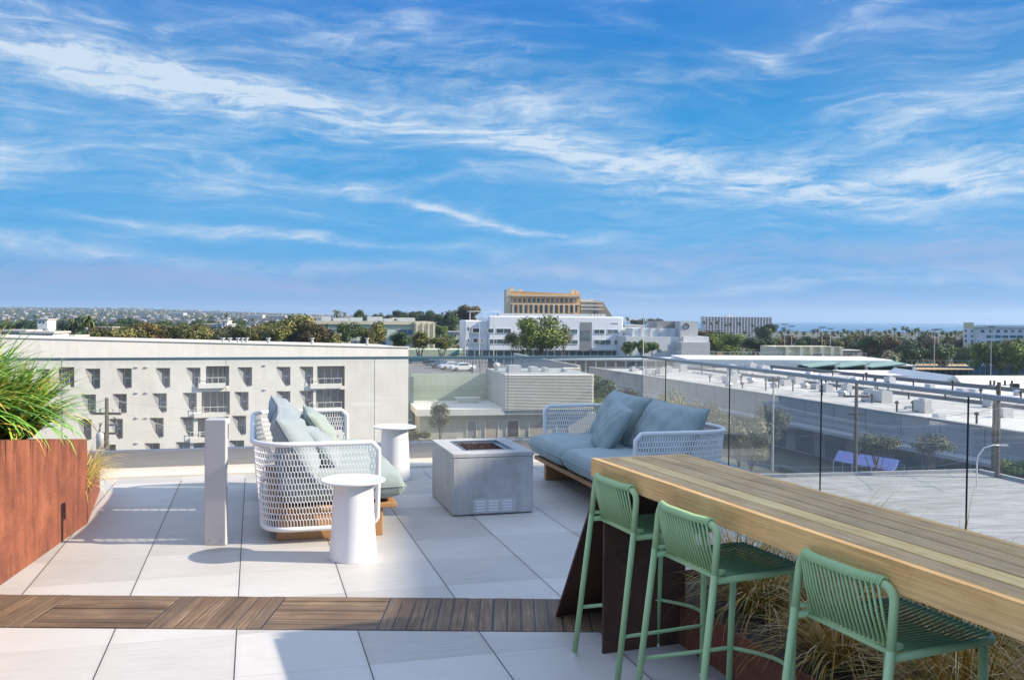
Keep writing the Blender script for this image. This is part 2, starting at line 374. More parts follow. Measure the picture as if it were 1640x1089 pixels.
M['leaf_dark'] = foliage('leaf_dark', (.02, .045, .014), (.06, .10, .03), (.13, .18, .05), .35)
M['leaf_olive'] = foliage('leaf_olive', (.06, .065, .015), (.17, .17, .045), (.36, .31, .09), .35)
M['leaf_lime'] = foliage('leaf_lime', (.05, .09, .015), (.16, .23, .04), (.34, .40, .10), .35)
M['leaf_dusty'] = foliage('leaf_dusty', (.06, .07, .035), (.15, .155, .08), (.32, .31, .18), .5)
M['leaf_russet'] = foliage('leaf_russet', (.05, .042, .016), (.14, .105, .035), (.27, .20, .06), .35)
M['leaf_palm'] = foliage('leaf_palm', (.035, .06, .014), (.10, .13, .04), (.24, .24, .08), 1.5)
M['bark'] = mat('bark', (.14, .11, .085), .9, var=.3, vscale=5, bump=.4)

# ------------------------------------------------------------------ far setting: ground, sea
ground_m = mat('city_ground', (.085, .095, .07), .9, var=.22, vscale=.06)
def sheet(name, pts, z, m, kind='structure'):
    b = MB(); b.add([(p[0], p[1], z) for p in pts], [tuple(range(len(pts)))]); return tag(b.build(name, m), kind=kind)
sheet('ground', [(-12000, -300), (12000, -300), (12000, 12000), (-12000, 12000)], GZ, ground_m)
sea_m = mat('sea_water', (.03, .12, .24), .25, var=.1, vscale=.001)
sheet('sea', [(250, 2600), (380, 1350), (11900, 1350), (11900, 11990), (-300, 11990)], GZ+.6, sea_m)
road_m = mat('asphalt', (.075, .078, .085), .9, var=.2, vscale=.5)
street = MB()
def grid_pt(p, a, b, z):           # a metres across, b metres along the street grid
    q = xy(a, b); return (p[0]+q.x, p[1]+q.y, z)
sheet('street', [grid_pt((0, 0), 30, 10, 0), grid_pt((0, 0), 47, 10, 0), grid_pt((0, 0), 47, 420, 0), grid_pt((0, 0), 30, 420, 0)], GZ+.03, road_m)
sheet('cross_street', [grid_pt((0, 0), -120, 92, 0), grid_pt((0, 0), 29.9, 92, 0), grid_pt((0, 0), 29.9, 104, 0), grid_pt((0, 0), -120, 104, 0)], GZ+.05, road_m)
pv = MB(); 
for a0, a1 in ((27.5, 29.8), (47.2, 50)):
    pv.add([grid_pt((0, 0), a0, 10, GZ+.13), grid_pt((0, 0), a1, 10, GZ+.13), grid_pt((0, 0), a1, 400, GZ+.13), grid_pt((0, 0), a0, 400, GZ+.13)], [(0, 1, 2, 3)])
tag(pv.build('pavement', mat('pavement_concrete', (.42, .40, .37), .9, var=.12, vscale=1.0)), kind='structure')
mk = MB()
for k in range(40):
    for a in (38.4,):
        b0 = 20+k*6; mk.add([grid_pt((0, 0), a, b0, GZ+.045), grid_pt((0, 0), a+.18, b0, GZ+.045), grid_pt((0, 0), a+.18, b0+3, GZ+.045), grid_pt((0, 0), a, b0+3, GZ+.045)], [(0, 1, 2, 3)])
tag(mk.build('road_markings', mat('road_paint', (.75, .75, .7), .7)), kind='structure')

# ------------------------------------------------------------------ facades placed at real distances
class Fac:
    """a vertical facade plane: pixel column x0 meets it at distance Y0; phi = plan angle; local x along it, local y into the building"""
    def __init__(s, x0, Y0, phi=.30):
        d = ray(x0, 540); s.O = Vector((d.x/d.y*Y0, Y0, 0)); s.phi = phi; s.t = Vector((cos(phi), sin(phi), 0)); s.n = Vector((-sin(phi), cos(phi), 0))
    def pt(s, x, y, dep=0.0):
        d = ray(x, y); o = s.O + s.n*dep; k = o.dot(s.n)/d.dot(s.n); p = Vector((d.x*k, d.y*k, EYE + d.z*k))
        return (p-s.O).dot(s.t), p.z
    def thing(s, name, label, cat, group=None):
        return thing(name, label, cat, (s.O.x, s.O.y, 0), s.phi, group)
W_ = {}
def wallmat(key, c, var=.06, vs=.25, **k):
    if key not in W_:
        f0 = k.pop('fn', None)
        def wf(g, tc, col, b):
            if f0: col = f0(g, tc, col, b)
            dr = g.noise(g.scl(tc, (1.1, 1.1, .12)), 1.3, 7, .7); bl = g.noise(tc, .22, 6, .65)
            col = g.mix(g.rng(dr, .52, .75, 0, .28), col, tuple(q*.55 for q in c)); return g.mix(g.rng(bl, .5, .72, 0, .22), col, tuple(q*.65 for q in c))
        W_[key] = mat(key, c, .85, var=var, vscale=vs, fn=wf, **k)
    return W_[key]
def windows(F, root, rects, dep=.12, frame=None, proud=.04, name='window', wm=None):
    for (x0, y0, x1, y1) in rects:
        a, zt = F.pt(x0, y0); b, zb = F.pt(x1, y1)
        w = MB(); w.box(a, b, -proud, dep, zb, zt); o = w.build(name, wm or M['window'], root)
        if frame:
            q = MB(); t = frame[1]
            q.box(a-t, b+t, -proud-.06, dep, zt, zt+t); q.box(a-t, b+t, -proud-.12, dep, zb-t, zb); q.box(a-t, a, -proud-.05, dep, zb, zt); q.box(b, b+t, -proud-.05, dep, zb, zt)
            n = max(1, round((b-a)/frame[2]))
            for k in range(1, n):
                xx = a+(b-a)*k/n; q.box(xx-.05, xx+.05, -proud-.03, -proud-.002, zb, zt)
            q.build('frame', frame[0], o)

# ---- white apartment building on the left: splayed window recesses cut in the wall
def apartment():
    F = Fac(0, 103, .385)
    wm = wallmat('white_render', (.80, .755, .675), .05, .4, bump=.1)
    inner = wallmat('shaded_recess_render', (.21, .21, .225), .05, .4)  # shade inside the recesses is put into this dark wall colour
    root = F.thing('apartment_building', 'long white four storey apartment block with slanted window recesses, seen through the back glass', 'building')
    wins = []   # glass x0,x1,  y0,y1, splay
    R1 = [(149, 160.6), (199, 211), (262, 272.5), (311, 321), (393, 403.6), (455, 465), (492, 501.5), (40, 51), (70, 80)]
    R2 = [(142.7, 153.5), (193, 203), (256.6, 267), (305, 315), (388, 398), (455, 465), (492, 501.5), (38, 49)]
    R3 = [(136.8, 146.5), (187, 196.7), (252, 262), (301, 310), (384, 394), (455, 465), (492, 501.5)]
    R4 = [(175, 185.6), (244, 256), (294, 304.6), (379, 391), (448, 458)]
    def yy(x, left, right): return left + (right-left)*(x-150)/390
    rows = [(R1, (590.3, 586.7), (621.5, 615)), (R2, (631.5, 625), (661.5, 653)), (R3, (671.5, 662), (702.5, 690)), (R4, (712.5, 700), (744, 729))]
    holes = []; polys = []
    for R, (tl, tr), (bl, br) in rows:
        for x0, x1 in R:
            yt = yy(x0, tl, tr); yb = yy(x0, bl, br); sp = 12.5
            poly = [(x0-sp, yt), (x1, yt), (x1, yb), (x0+3, yb+2.5), (x0-sp+7, yb-10), (x0-sp, yt+4)]
            P = [F.pt(*p) for p in poly]
            g0 = F.pt(x0, yt+1.0); g1 = F.pt(x1-.6, yb-2.0)
            polys.append(P); holes.append((P, g0, g1))
    balc = [(330, 586.5, 367, 617.5), (323, 627.5, 368, 664), (317, 668, 366, 703), (310, 708, 362, 745),
            (508, 586.5, 552, 618), (506, 624.5, 552, 656), (504, 661, 552, 692), (94, 588, 119, 620)]
    bal = []
    for (x0, y0, x1, y1) in balc:
        a, zt = F.pt(x0, y0); b, zb = F.pt(x1, y1); P = [(a, zt), (b, zt), (b, zb), (a, zb)]; polys.append(P); bal.append((a, b, zb, zt))
    xl = -26.0; xr, _ = F.pt(654, 600); ztl = F.pt(49, 542)[1]; ztr = F.pt(652, 557)[1]
    sl = (ztr-ztl)/(xr-F.pt(49, 542)[0]); ztop = lambda x: ztr + sl*(x-xr)
    outer = [(xl, GZ), (xr, GZ), (xr, ztr), (xl, ztop(xl))]
    loops = [[Vector((p[0], p[1], 0)) for p in outer]] + [[Vector((p[0], p[1], 0)) for p in q] for q in polys]
    tris = tessellate_polygon(loops); fl = [p for l in loops for p in l]
    wb = MB(); wb.add([(p.x, 0, p.y) for p in fl], [t for t in tris])
    D = 16
    wb.add([(xr, 0, GZ), (xr, D, GZ), (xr, D, ztr), (xr, 0, ztr)], [(0, 1, 2, 3)])
    wb.add([(xl, 0, GZ), (xl, D, GZ), (xl, D, ztop(xl)), (xl, 0, ztop(xl))], [(3, 2, 1, 0)])
    wb.add([(xl, D, GZ), (xr, D, GZ), (xr, D, ztr), (xl, D, ztop(xl))], [(0, 1, 2, 3)])
    wb.build('wall', wm, root)
    rf = MB(); rf.add([(xl, .02, ztop(xl)-.02), (xr, .02, ztr-.02), (xr, D, ztr-.02), (xl, D, ztop(xl)-.02)], [(0, 1, 2, 3)])
    r_o = rf.build('roof', wallmat('roof_cream', (.55, .52, .45)), root)
    cp = MB()
    Mz = Matrix.Identity(4)
    cp.add([(xl, -.12, ztop(xl)), (xr+.1, -.12, ztr), (xr+.1, .35, ztr), (xl, .35, ztop(xl)), (xl, -.12, ztop(xl)+.14), (xr+.1, -.12, ztr+.14), (xr+.1, .35, ztr+.14), (xl, .35, ztop(xl)+.14)],
           [(0, 1, 5, 4), (1, 2, 6, 5), (2, 3, 7, 6), (3, 0, 4, 7), (4, 5, 6, 7), (3, 2, 1, 0)])
    cp.build('parapet_coping', wm, root)
    vb = MB()
    for x in (357, 368, 381, 388, 395, 430, 500, 588):
        vb = MB(); a, z = F.pt(x, 549, .8); vb.tube([(a, .8, z-1.2), (a, .8, z+.5)], .16, 8); vb.tube([(a, .8, z+.5), (a, .8, z+.62)], .3, 8)
        vb.build('roof_vent', M['boll'], r_o)
    dep = .75
    for P, g0, g1 in holes:
        b = MB(); n = len(P)
        gx0, gx1, gz1, gz0 = g0[0], g1[0], g0[1], g1[1]
        back = [(gx0, gz1), (gx1, gz1), (gx1, gz0), (gx0, gz0), (gx0, gz0+.02), (gx0, gz1-.02)]
        vs = [(p[0], 0, p[1]) for p in P] + [(p[0], dep, p[1]) for p in back]
        b.add(vs, [(i, n+i, n+(i+1) % n, (i+1) % n) for i in range(n)])
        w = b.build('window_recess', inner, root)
        pb = MB(); pb.add([(gx0, dep-.02, gz0), (gx1, dep-.02, gz0), (gx1, dep-.02, gz1), (gx0, dep-.02, gz1)], [(0, 1, 2, 3)]); pb.build('pane', M['window'], w)
        fb = MB(); zm = gz0+(gz1-gz0)*.45
        fb.box(gx0, gx1, dep-.08, dep-.03, zm-.07, zm+.07); fb.box(gx0, gx0+.08, dep-.08, dep-.03, gz0, gz1); fb.box(gx1-.08, gx1, dep-.08, dep-.03, gz0, gz1)
        fb.build('frame', M['white'], w)
    for (a, b_, zb, zt) in bal:
        b = MB(); d = 1.5
        vs = [(a, 0, zb), (b_, 0, zb), (b_, 0, zt), (a, 0, zt), (a, d, zb), (b_, d, zb), (b_, d, zt), (a, d, zt)]
        b.add(vs, [(0, 4, 5, 1), (1, 5, 6, 2), (2, 6, 7, 3), (3, 7, 4, 0), (4, 7, 6, 5)])
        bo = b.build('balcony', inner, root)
        pb = MB(); pb.box(a+.3, b_-.6, d-.1, d-.03, zb+.05, zt-.25); pb.build('glass_door', M['window'], bo)
        fb = MB(); 
        for k in range(4): xx = a+.3+(b_-.9-a)*k/3; fb.box(xx-.05, xx+.05, d-.16, d-.101, zb+.05, zt-.2)
        fb.build('door_frame', M['white'], bo)
        rb = MB(); rb.box(a-.9, b_-.4, -.35, -.05, zb-.25, zb+.35); rb.box(a-.9, b_-.4, -.33, -.29, zb+1.0, zb+1.06)
        for k in range(5): xx = a-.85+(b_-.5-a+.85)*k/4; rb.box(xx-.02, xx+.02, -.33, -.29, zb+.35, zb+1.0)
        rb.build('balcony_ledge', wm, bo)
    ls = MB()
    for x, y in ((219, 588.5), (234.5, 588.5), (219, 629.5), (234.5, 629.5), (219, 669.5), (234.5, 669.5), (219, 710), (424, 585.5), (424, 624.5)):
        a, z = F.pt(x, y); ls.box(a-.16, a+.16, -.14, -.002, z-.03, z+.12)
    ls.build('wall_vent', M['boll'], root)
apartment()

# ---- utility pole with transformer in front of it
def utility_pole(x, ybase_top, Y, label, arms=True, h=None, group=None, lean=0):
    p = at(x, ybase_top, Y); r = thing('utility_pole', label, 'utility pole', (p.x, p.y, GZ), 0, group); H = p.z-GZ
    b = MB(); b.tube([(0, 0, 0), (lean, 0, H)], [.22, .14], 8); b.build('pole', M['bark'], r)
    if arms:
        a = MB(); a.box(-1.1, 1.1, -.06, .06, H-1.3, H-1.12); a.box(-.7, .7, -.06, .06, H-2.8, H-2.64); a.build('crossarm', M['bark'], r)
        i = MB()
        for xx in (-1.0, -.5, .5, 1.0): i.tube([(xx, 0, H-1.12), (xx, 0, H-.85)], .06, 6)
        i.build('insulator', M['boll'], r)
    return r, H
r, H = utility_pole(171, 637, 70, 'wooden utility pole with grey transformer before the white apartment wall')
b = MB(); b.lathe([(.0, 0), (.30, 0), (.30, 1.15), (.2, 1.25), (.0, 1.3)], 14, (-.45, -.1, H-3.9)); b.build('transformer', M['boll'], r, smooth=True)
b = MB()
for k in range(3): b.tube([(-.35-.12*k, 0, H-1.9), (-.8+.2*k, -.1, H-3.0), (-.5, -.1, H-3.6)], .025, 5)
b.build('cable_loop', M['black'], r)
b = MB(); b.box(-.1, .9, -.05, .05, H-2.15, H-2.0); b.tube([(.7, 0, H-2.0), (.75, 0, H-1.6), (.5, 0, H-1.5)], .05, 6); b.build('bracket', M['steel'], r)

# ---- grey-green loading building with the ribbed front in the middle
def loading():
    F = Fac(655, 128, .20)
    root = F.thing('loading_building', 'grey green warehouse with white ribbed upper front and loading doors, beyond the fire table', 'building')
    wall = wallmat('warehouse_render', (.43, .42, .35), .08, .3); pale = wallmat('warehouse_pale', (.60, .60, .55), .05, .3)
    tealw = wallmat('green_panel_render', (.42, .47, .38), .06, .3)
    a0, zc = F.pt(676, 656); a1, _ = F.pt(955, 655); zlow = F.pt(760, 664)[1]
    x0, _ = F.pt(672, 660)
    b = MB(); b.box(x0, a1, 0, 7, GZ, zlow); wl = b.build('wall', wall, root)
    b = MB(); b.box(x0-.5, F.pt(806, 660)[0], -1.0, 14, zlow, zlow+.9); b.build('roof_parapet', pale, root)
    # ribbed block
    r0, zt = F.pt(807, 599); r1, _ = F.pt(945, 599); zb = F.pt(880, 655)[1]
    b = MB(); b.box(r0, r1, -.9, 15, zlow+.002, zt); b.build('upper_block', wallmat('shaded_block_grey', (.36, .38, .37), .06, .3), root)  # darker grey carries the shade of the block's left side
    b = MB(); n = 24; hh = (zt-zb)/n
    for k in range(n):
        z = zb+k*hh; b.add([(r0, -.92, z+hh*.98), (r1+.25, -.92, z+hh*.98), (r1+.25, -1.14, z+hh*.3), (r0, -1.14, z+hh*.3), (r0, -.92, z+hh*.04), (r1+.25, -.92, z+hh*.04)], [(0, 3, 2, 1), (3, 4, 5, 2)])
    b.build('ribbed_cladding', wallmat('ribbed_white', (.66, .64, .56), .05, .5), root)
    # recessed green wall to the left, with the car deck above
    g0, gt = F.pt(661, 599, 13); g1, _ = F.pt(806, 599, 13)
    b = MB(); b.box(g0-.2, r0-.01, 13, 13.6, GZ, gt); b.build('green_wall', tealw, root)
    gm = F.pt(720, 617, 13)[1]
    b = MB(); b.box(g0, r0-.01, 12.93, 12.998, zlow+.9, gm); b.build('green_wall_tiles', wallmat('green_tiles', (.36, .42, .32), .08, .3, fn=panel_fn(1.2, (.28, .33, .25), 2, .04)), root)
    b = MB(); b.box(g0-3.4, g0-.21, 9, 14, GZ, gt-.2); b.build('side_wall', wallmat('dark_teal', (.12, .17, .17)), root)
    # doors
    for (xa, ya, xb, yb, m_, nm) in ((749, 674, 762, 699, 'door_grey', 'roller_door'), (778, 674, 797, 702, 'door_beige', 'roller_door'), (812, 674, 830, 698, 'door_dark', 'loading_door'), (848, 673, 872, 699, 'door_beige', 'roller_door'), (892, 673, 910, 699, 'door_grey', 'roller_door')):
        mm = {'door_grey': wallmat('door_grey', (.22, .23, .24)), 'door_beige': wallmat('door_beige', (.42, .36, .28)), 'door_dark': wallmat('door_dark', (.035, .04, .055))}[m_]
        p, zt_ = F.pt(xa, ya); q, zb_ = F.pt(xb, yb); b = MB(); b.box(p, q, -.06, .1, max(GZ, zb_), zt_); dd = b.build(nm, mm, root)
        b = MB(); b.box(p-.15, p, -.12, .1, max(GZ, zb_), zt_+.12); b.box(q, q+.15, -.12, .1, max(GZ, zb_), zt_+.12); b.box(p, q, -.12, .1, zt_, zt_+.12); b.build('door_frame', pale, dd)
    for (xa, ya, xb, yb) in ((738, 627, 768, 645),):
        p, zt_ = F.pt(xa, 637, 8); q, zb_ = F.pt(xb, 646, 8); b = MB()
        b.add([(p-.8, 8, zt_), (q+.2, 8, zt_), (q-.5, 8.5, zb_), (p, 8.5, zb_), (p-.8, 10, zt_), (q+.2, 10, zt_), (q-.5, 10, zb_), (p, 10, zb_)], [(0, 3, 2, 1), (4, 5, 6, 7), (0, 1, 5, 4), (0, 4, 7, 3), (1, 2, 6, 5)]); b.build('duct_hood', pale, root)
    b = MB(); b.box(g1-1.6, g1-1.1, 12.7, 12.92, F.pt(790, 636, 13)[1], F.pt(790, 623, 13)[1]); b.build('wall_vent', M['black'], root)
    # roof kit on the ribbed block
    rr = MB()
    for xx, w_, h_ in ((815, 22, 9), (851, 12, 7), (873, 7, 6), (905, 5, 4)):
        p, z = F.pt(xx, 597, 4); rr.box(p, p+w_*.085, 4, 6.5, zt+.002, zt+h_*.11)
    rr.build('rooftop_unit', M['boll'], root)
    p, z = F.pt(795, 590, 9); b = MB(); b.lathe([(.0, 0), (.3, 0), (.3, .5), (.5, .6), (.55, .9), (.35, 1.15), (0, 1.2)], 14, (p, 9, zt+.002)); b.build('roof_ventilator', M['boll'], root, smooth=True)
    # high grey boundary wall behind it, running away to the left
    A = at(925, 600, 150); B = at(822, 572, 200); t = (A-B); L = t.length
    w = MB(); ang = math.atan2(t.y, t.x); w.box(0, math.hypot(t.x, t.y), 0, .5, GZ, -6.0)
    tag(w.build('boundary_wall', wallmat('grey_wall', (.45, .44, .41)), loc=(B.x, B.y, 0), rz=ang), 'long bare grey wall running back behind the ribbed warehouse roof', 'wall')
    p = at(918, 590, 148); w = MB(); w.box(-1.3, 1.3, 0, 3, GZ, p.z)
    tag(w.build('stair_bulkhead', wallmat('cream_box', (.62, .58, .48)), loc=(p.x, p.y, 0), rz=.1), 'small cream roof bulkhead at the near end of the bare grey wall', 'roof box')
    return F, gt
FL, deck_z = loading()

# ---- parking deck and cars
pk = MB(); A = at(640, 600, 141); pk.box(-14, 17.5, 0, 60, GZ, deck_z-.5)
tag(pk.build('parking_deck', mat('deck_asphalt', (.17, .165, .16), .9, var=.15, vscale=.5), loc=(FL.O.x, FL.O.y+15.5, 0), rz=.13), 'raised grey parking deck with parked cars behind the green wall', 'parking deck')
def car_mesh(col, name):
    sec = [(-2.2, .35, .75, .80), (-2.1, .32, .95, .86), (-1.2, .3, 1.0, .9), (-.75, .3, 1.38, .9), (.1, .3, 1.45, .9), (.75, .3, 1.36, .9), (1.3, .3, .98, .9), (2.1, .32, .85, .86), (2.25, .4, .65, .78)]
    b = MB(); rings = []
    for x, zb, zt, w in sec:
        g = max(0, zt-1.0)
        rings.append([(x, -w, zb), (x, -w*1.0, min(zt, .92)), (x, -w*(.82 if g > .1 else .93), zt), (x, w*(.82 if g > .1 else .93), zt), (x, w, min(zt, .92)), (x, w, zb)])
    vs = [q for r_ in rings for q in r_]; n = 6
    fs = [(i*n+k, (i+1)*n+k, (i+1)*n+(k+1) % n, i*n+(k+1) % n) for i in range(len(rings)-1) for k in range(n)] + [tuple(range(n)), tuple(range(len(vs)-1, len(vs)-n-1, -1))]
    b.add(vs, fs); body = b
    g = MB()
    for s_ in (-1, 1):
        g.add([(-1.0, s_*.905, .98), (1.1, s_*.905, .98), (.68, s_*.775, 1.32), (-.72, s_*.775, 1.34)], [(0, 1, 2, 3) if s_ < 0 else (3, 2, 1, 0)])
    g.add([(1.28, -.8, 1.0), (1.28, .8, 1.0), (.80, .70, 1.36), (.80, -.70, 1.36)], [(0, 1, 2, 3)]); g.add([(-1.18, -.8, 1.03), (-1.18, .8, 1.03), (-.80, .70, 1.37), (-.80, -.70, 1.37)], [(3, 2, 1, 0)])
    return body, g
def car(loc, rz, col, label):
    m = mat('car_paint', col, .25, spec=.6); r_ = thing('parked_car', label, 'car', loc, rz, 'cars on the parking deck')
    body, g = car_mesh(col, label); body.build('body', m, r_, smooth=False, bevel=.08); g.build('windows', M['window'], r_)
    for sx in (-1.35, 1.35):
        for sy in (-.82, .82):
            w = MB(); w.tube([(sx, sy-.1, .32), (sx, sy+.1, .32)], .32, 14); wo = w.build('wheel', M['black'], r_)
            h = MB(); h.tube([(sx, sy-.11, .32), (sx, sy+.11, .32)], .18, 10); h.build('hubcap', M['steel'], wo)
    l = MB(); 
    for sy in (-.65, .65): l.box(2.16, 2.27, sy-.15, sy+.15, .62, .74)
    l.build('headlight', M['white'], r_)
for x, y, Y, col, rz, lb in ((695, 588, 176, (.05, .05, .04), .12, 'dark grey car at the back left of the deck car park'), (708, 593, 168, (.07, .06, .10), .5, 'dark purple car in the middle of the deck car park'),
                             (668, 585, 185, (.04, .12, .14), .1, 'teal car at the left end of the deck car park'), (722, 595.5, 163, (.62, .64, .68), .4, 'silver car between the dark purple and the white car'),
                             (741, 598, 159, (.8, .8, .8), .3, 'white car nearest the fence of the deck car park')):
    p = at(x, y, Y); car((p.x, p.y, deck_z-.48), rz+pi, col, lb)
# low fence on the deck edge
fr = thing('metal_fence', 'thin black picket fence along the parking deck edge', 'fence', (0, 0, 0))
A = at(724, 592, 170); B = at(782, 588, 170); b = MB(); C_ = at(792, 600, 147)
pts = [Vector((A.x, A.y+12, deck_z)), Vector((B.x, B.y, deck_z)), Vector((C_.x, C_.y, deck_z)), Vector((at(757, 606, 146).x, 145.5, deck_z))]
for i in range(3):
    p, q = pts[i], pts[i+1]; n = int((q-p).length/1.2)
    for k in range(n+1):
        c = p.lerp(q, k/max(n, 1)); b.box(c.x-.05, c.x+.05, c.y-.05, c.y+.05, deck_z-.5, deck_z+1.7)
    b.bar(p+Vector((0, 0, 1.6)), q+Vector((0, 0, 1.6)), .07)
b.build('pickets', M['black'], fr)

# ---- big white-roofed mall at the right, parallel to the street
def mall():
    zr = -8.6
    P0 = gz(948, 588.5, zr); P1 = gz(1640, 692, zr); t = (P1-P0).normalized(); far = P0; near = P0 + t*175
    ang = math.atan2(t.y, t.x)
    root = thing('shopping_mall', 'low mall with huge white gravel roof and dark shaded street wall at right', 'building', (P0.x, P0.y, 0), ang)
    L = 185; D = 43
    roofm = mat('white_roof', (.66, .64, .58), .9, var=.10, vscale=.12, fn=None)
    def rf(g, tc, col, bb):
        n = g.noise(tc, .05, 6, .6); n2 = g.noise(g.scl(tc, (.4, 1.2, 1)), .7, 8, .75)
        f = g.m('ADD', g.m('MULTIPLY', n, .45), g.m('MULTIPLY', n2, .55)); return g.ramp(f, (.40, (.30, .29, .27)), (.5, (.52, .50, .465)), (.60, (.64, .62, .58)))
    roofm = mat('white_roof', rough=.9, fn=rf)
    b = MB(); b.box(0, L, -.0, D, zr-.6, zr-.35)
    b.build('roof', roofm, root)
    wall = wallmat('mall_wall', (.33, .33, .33), .08, .3, fn=panel_fn(6, (.16, .165, .17), 0, .06))
    b = MB(); b.box(0, L, -.5, -.002, GZ, zr); b.box(-.5, -.002, -.5, D, GZ, zr); b.build('wall', wall, root)
    b = MB(); b.box(0, L, -.75, -.502, zr-2.9, zr-2.3); b.box(10, L, -3.2, -.76, zr-3.3, zr-2.95); b.build('canopy', wallmat('mall_canopy', (.36, .37, .38)), root)
    b = MB()
    for k in range(26): b.box(12+k*6.4, 16+k*6.4, -.56, -.503, GZ+.2, zr-3.5)
    b.build('shopfront', M['window'], root)
    rnd = random.Random(3)
    for k in range(150):          # rooftop machines, each lifted off alone
        x_ = rnd.uniform(4, 165); y_ = rnd.uniform(1.5, 39)
        kd = rnd.random(); b = MB()
        if kd < .40:
            w, d, h = rnd.uniform(.8, 2.4), rnd.uniform(.8, 2.0), rnd.uniform(.7, 1.5)
            b.box(-w/2, w/2, -d/2, d/2, .15, h); b.box(-w/2+.1, w/2-.1, -d/2-.03, -d/2, .3, h-.15); b.box(-w/2-.1, -w/2+.1, -d/2, d/2, 0, .15); b.box(w/2-.1, w/2+.1, -d/2, d/2, 0, .15)
            if w > 1.4: b.lathe([(0, h), (.35, h), (.4, h+.25), (0, h+.3)], 10)
            nm, cat_ = 'rooftop_unit', 'air unit'; lb = 'boxy grey air unit on the white mall roof'; mm = M['boll']
        elif kd < .75:
            h = rnd.uniform(.6, 1.6); b.tube([(0, 0, 0), (0, 0, h)], .11, 8); b.lathe([(0, h), (.28, h), (.22, h+.2), (0, h+.32)], 10); nm, cat_ = 'roof_vent', 'vent'; lb = 'thin dark capped vent pipe on the white mall roof'; mm = M['black']
        else:
            h = rnd.uniform(.6, 1.0); b.lathe([(0, 0), (.5, 0), (.5, h*.6), (.75, h*.7), (.6, h), (0, h+.2)], 14); nm, cat_ = 'roof_ventilator', 'ventilator'; lb = 'round mushroom ventilator on the white mall roof'; mm = M['steel']
        q = Matrix.Rotation(ang, 4, 'Z') @ Vector((x_, y_, 0)); o = b.build(nm, mm, loc=(P0.x+q.x, P0.y+q.y, zr-.345), rz=ang)
        tag(o, lb, cat_, lb.replace('on the', 'dotted over the'))
    for k in range(16):
        x_ = rnd.uniform(5, 150); y_ = rnd.uniform(3, 38); L_ = rnd.uniform(4, 13); b = MB(); b.box(0, L_, 0, .25, .12, .34)
        for q_ in range(int(L_/1.8)+1): b.box(q_*1.8, q_*1.8+.2, -.1, .35, 0, .12)
        q = Matrix.Rotation(ang, 4, 'Z') @ Vector((x_, y_, 0)); o = b.build('roof_duct', M['boll'], loc=(P0.x+q.x, P0.y+q.y, zr-.345), rz=ang+rnd.choice((0, pi/2, 0))); tag(o, 'long low duct lying on the white mall roof', 'duct', 'ducts on the mall roof')
    b = MB(); b.box(-.6, L, -.62, .12, zr+.001, zr+.1); b.build('parapet_cap', wallmat('cap_grey', (.40, .40, .39)), root)
    b = MB()
    for yy_ in (21,): b.box(2, L-30, yy_, yy_+.35, zr-.345, zr+.1)  # dark line stands in for a band reflected in the glass
    b.build('roof_reflection_band', wallmat('dark_roof_line', (.16, .165, .17)), root)
    b = MB(); b.box(0, L, D-.5, D-.1, zr-.345, zr+.25); b.build('back_parapet', wallmat('dark_roof_line', (.16, .165, .17)), root)
mall()

# ---- our own building and the terrace
def roof_seams(g, tc, col, b):
    sp = g.node('ShaderNodeSeparateXYZ', {0: g.scl(tc, (1, 1, 1), rot=(0, 0, -.35))}); w = g.m('MULTIPLY', g.noise(tc, .3, 3), .8)
    d = g.m('PINGPONG', g.m('DIVIDE', g.m('ADD', sp.outputs[1], w), 2.4), .5)
    c = g.mix(g.rng(d, .01, .03, .7, 0), col, (.16, .16, .155))
    st = g.noise(g.scl(tc, (.5, 1.6, 1)), .8, 7, .7); c = g.mix(g.rng(st, .55, .72, 0, .55), c, (.46, .42, .33))
    return g.mix(g.rng(g.noise(tc, 2.5, 8, .75), .55, .7, 0, .5), c, (.19, .19, .185))
def flat_roof():
    z = -9.6
    A = gz(1030, 790, z); B = gz(1258, 764, z); C2 = gz(1567, 756, z); D2 = gz(1760, 800, z)
    roofm = mat('grey_membrane_roof', (.34, .34, .325), .9, var=.28, vscale=.5, bump=.3, bscale=8, stretch=(1, 4, 1), fn=roof_seams)
    n0 = gz(1640, 1000, z); n1 = gz(1000, 1000, z)
    poly = [(n1.x, n1.y), (D2.x+2, n0.y-6), (D2.x, D2.y), (C2.x, C2.y), (B.x, B.y), (B.x-9, B.y-.5)]
    root = thing('flat_roof_building', 'low neighbouring building with a wide worn grey flat roof below the bar', 'building', (0, 0, 0))
    b = MB(); b.prism(poly, GZ, z); b.build('roof', [roofm], root)
    r_ = MB(); P = [Vector((p[0], p[1], z+.12)) for p in poly]
    for i in (1, 2, 3, 4): r_.bar(P[i], P[i+1 if i < 5 else 0], .32, .24)
    r_.build('roof_kerb', wallmat('kerb_grey', (.34, .35, .36)), root)
flat_roof()
def own():
    b = MB(); b.box(-9, 4.95, -6, 10.36, GZ, -.06); o = b.build('terrace_base', wallmat('own_wall', (.5, .5, .48)), rz=GRID); tag(o, kind='structure')
    b = MB(); b.box(-8.9, 4.9, -6, 9.72, -.058, 0); o = b.build('terrace_floor', M['tile'], rz=GRID); tag(o, kind='structure')
    b = MB(); b.box(-8.9, 4.9, 9.722, 10.33, -.058, .022); o = b.build('terrace_kerb', M['kerbstone'], rz=GRID, bevel=.006); tag(o, kind='structure')
own()

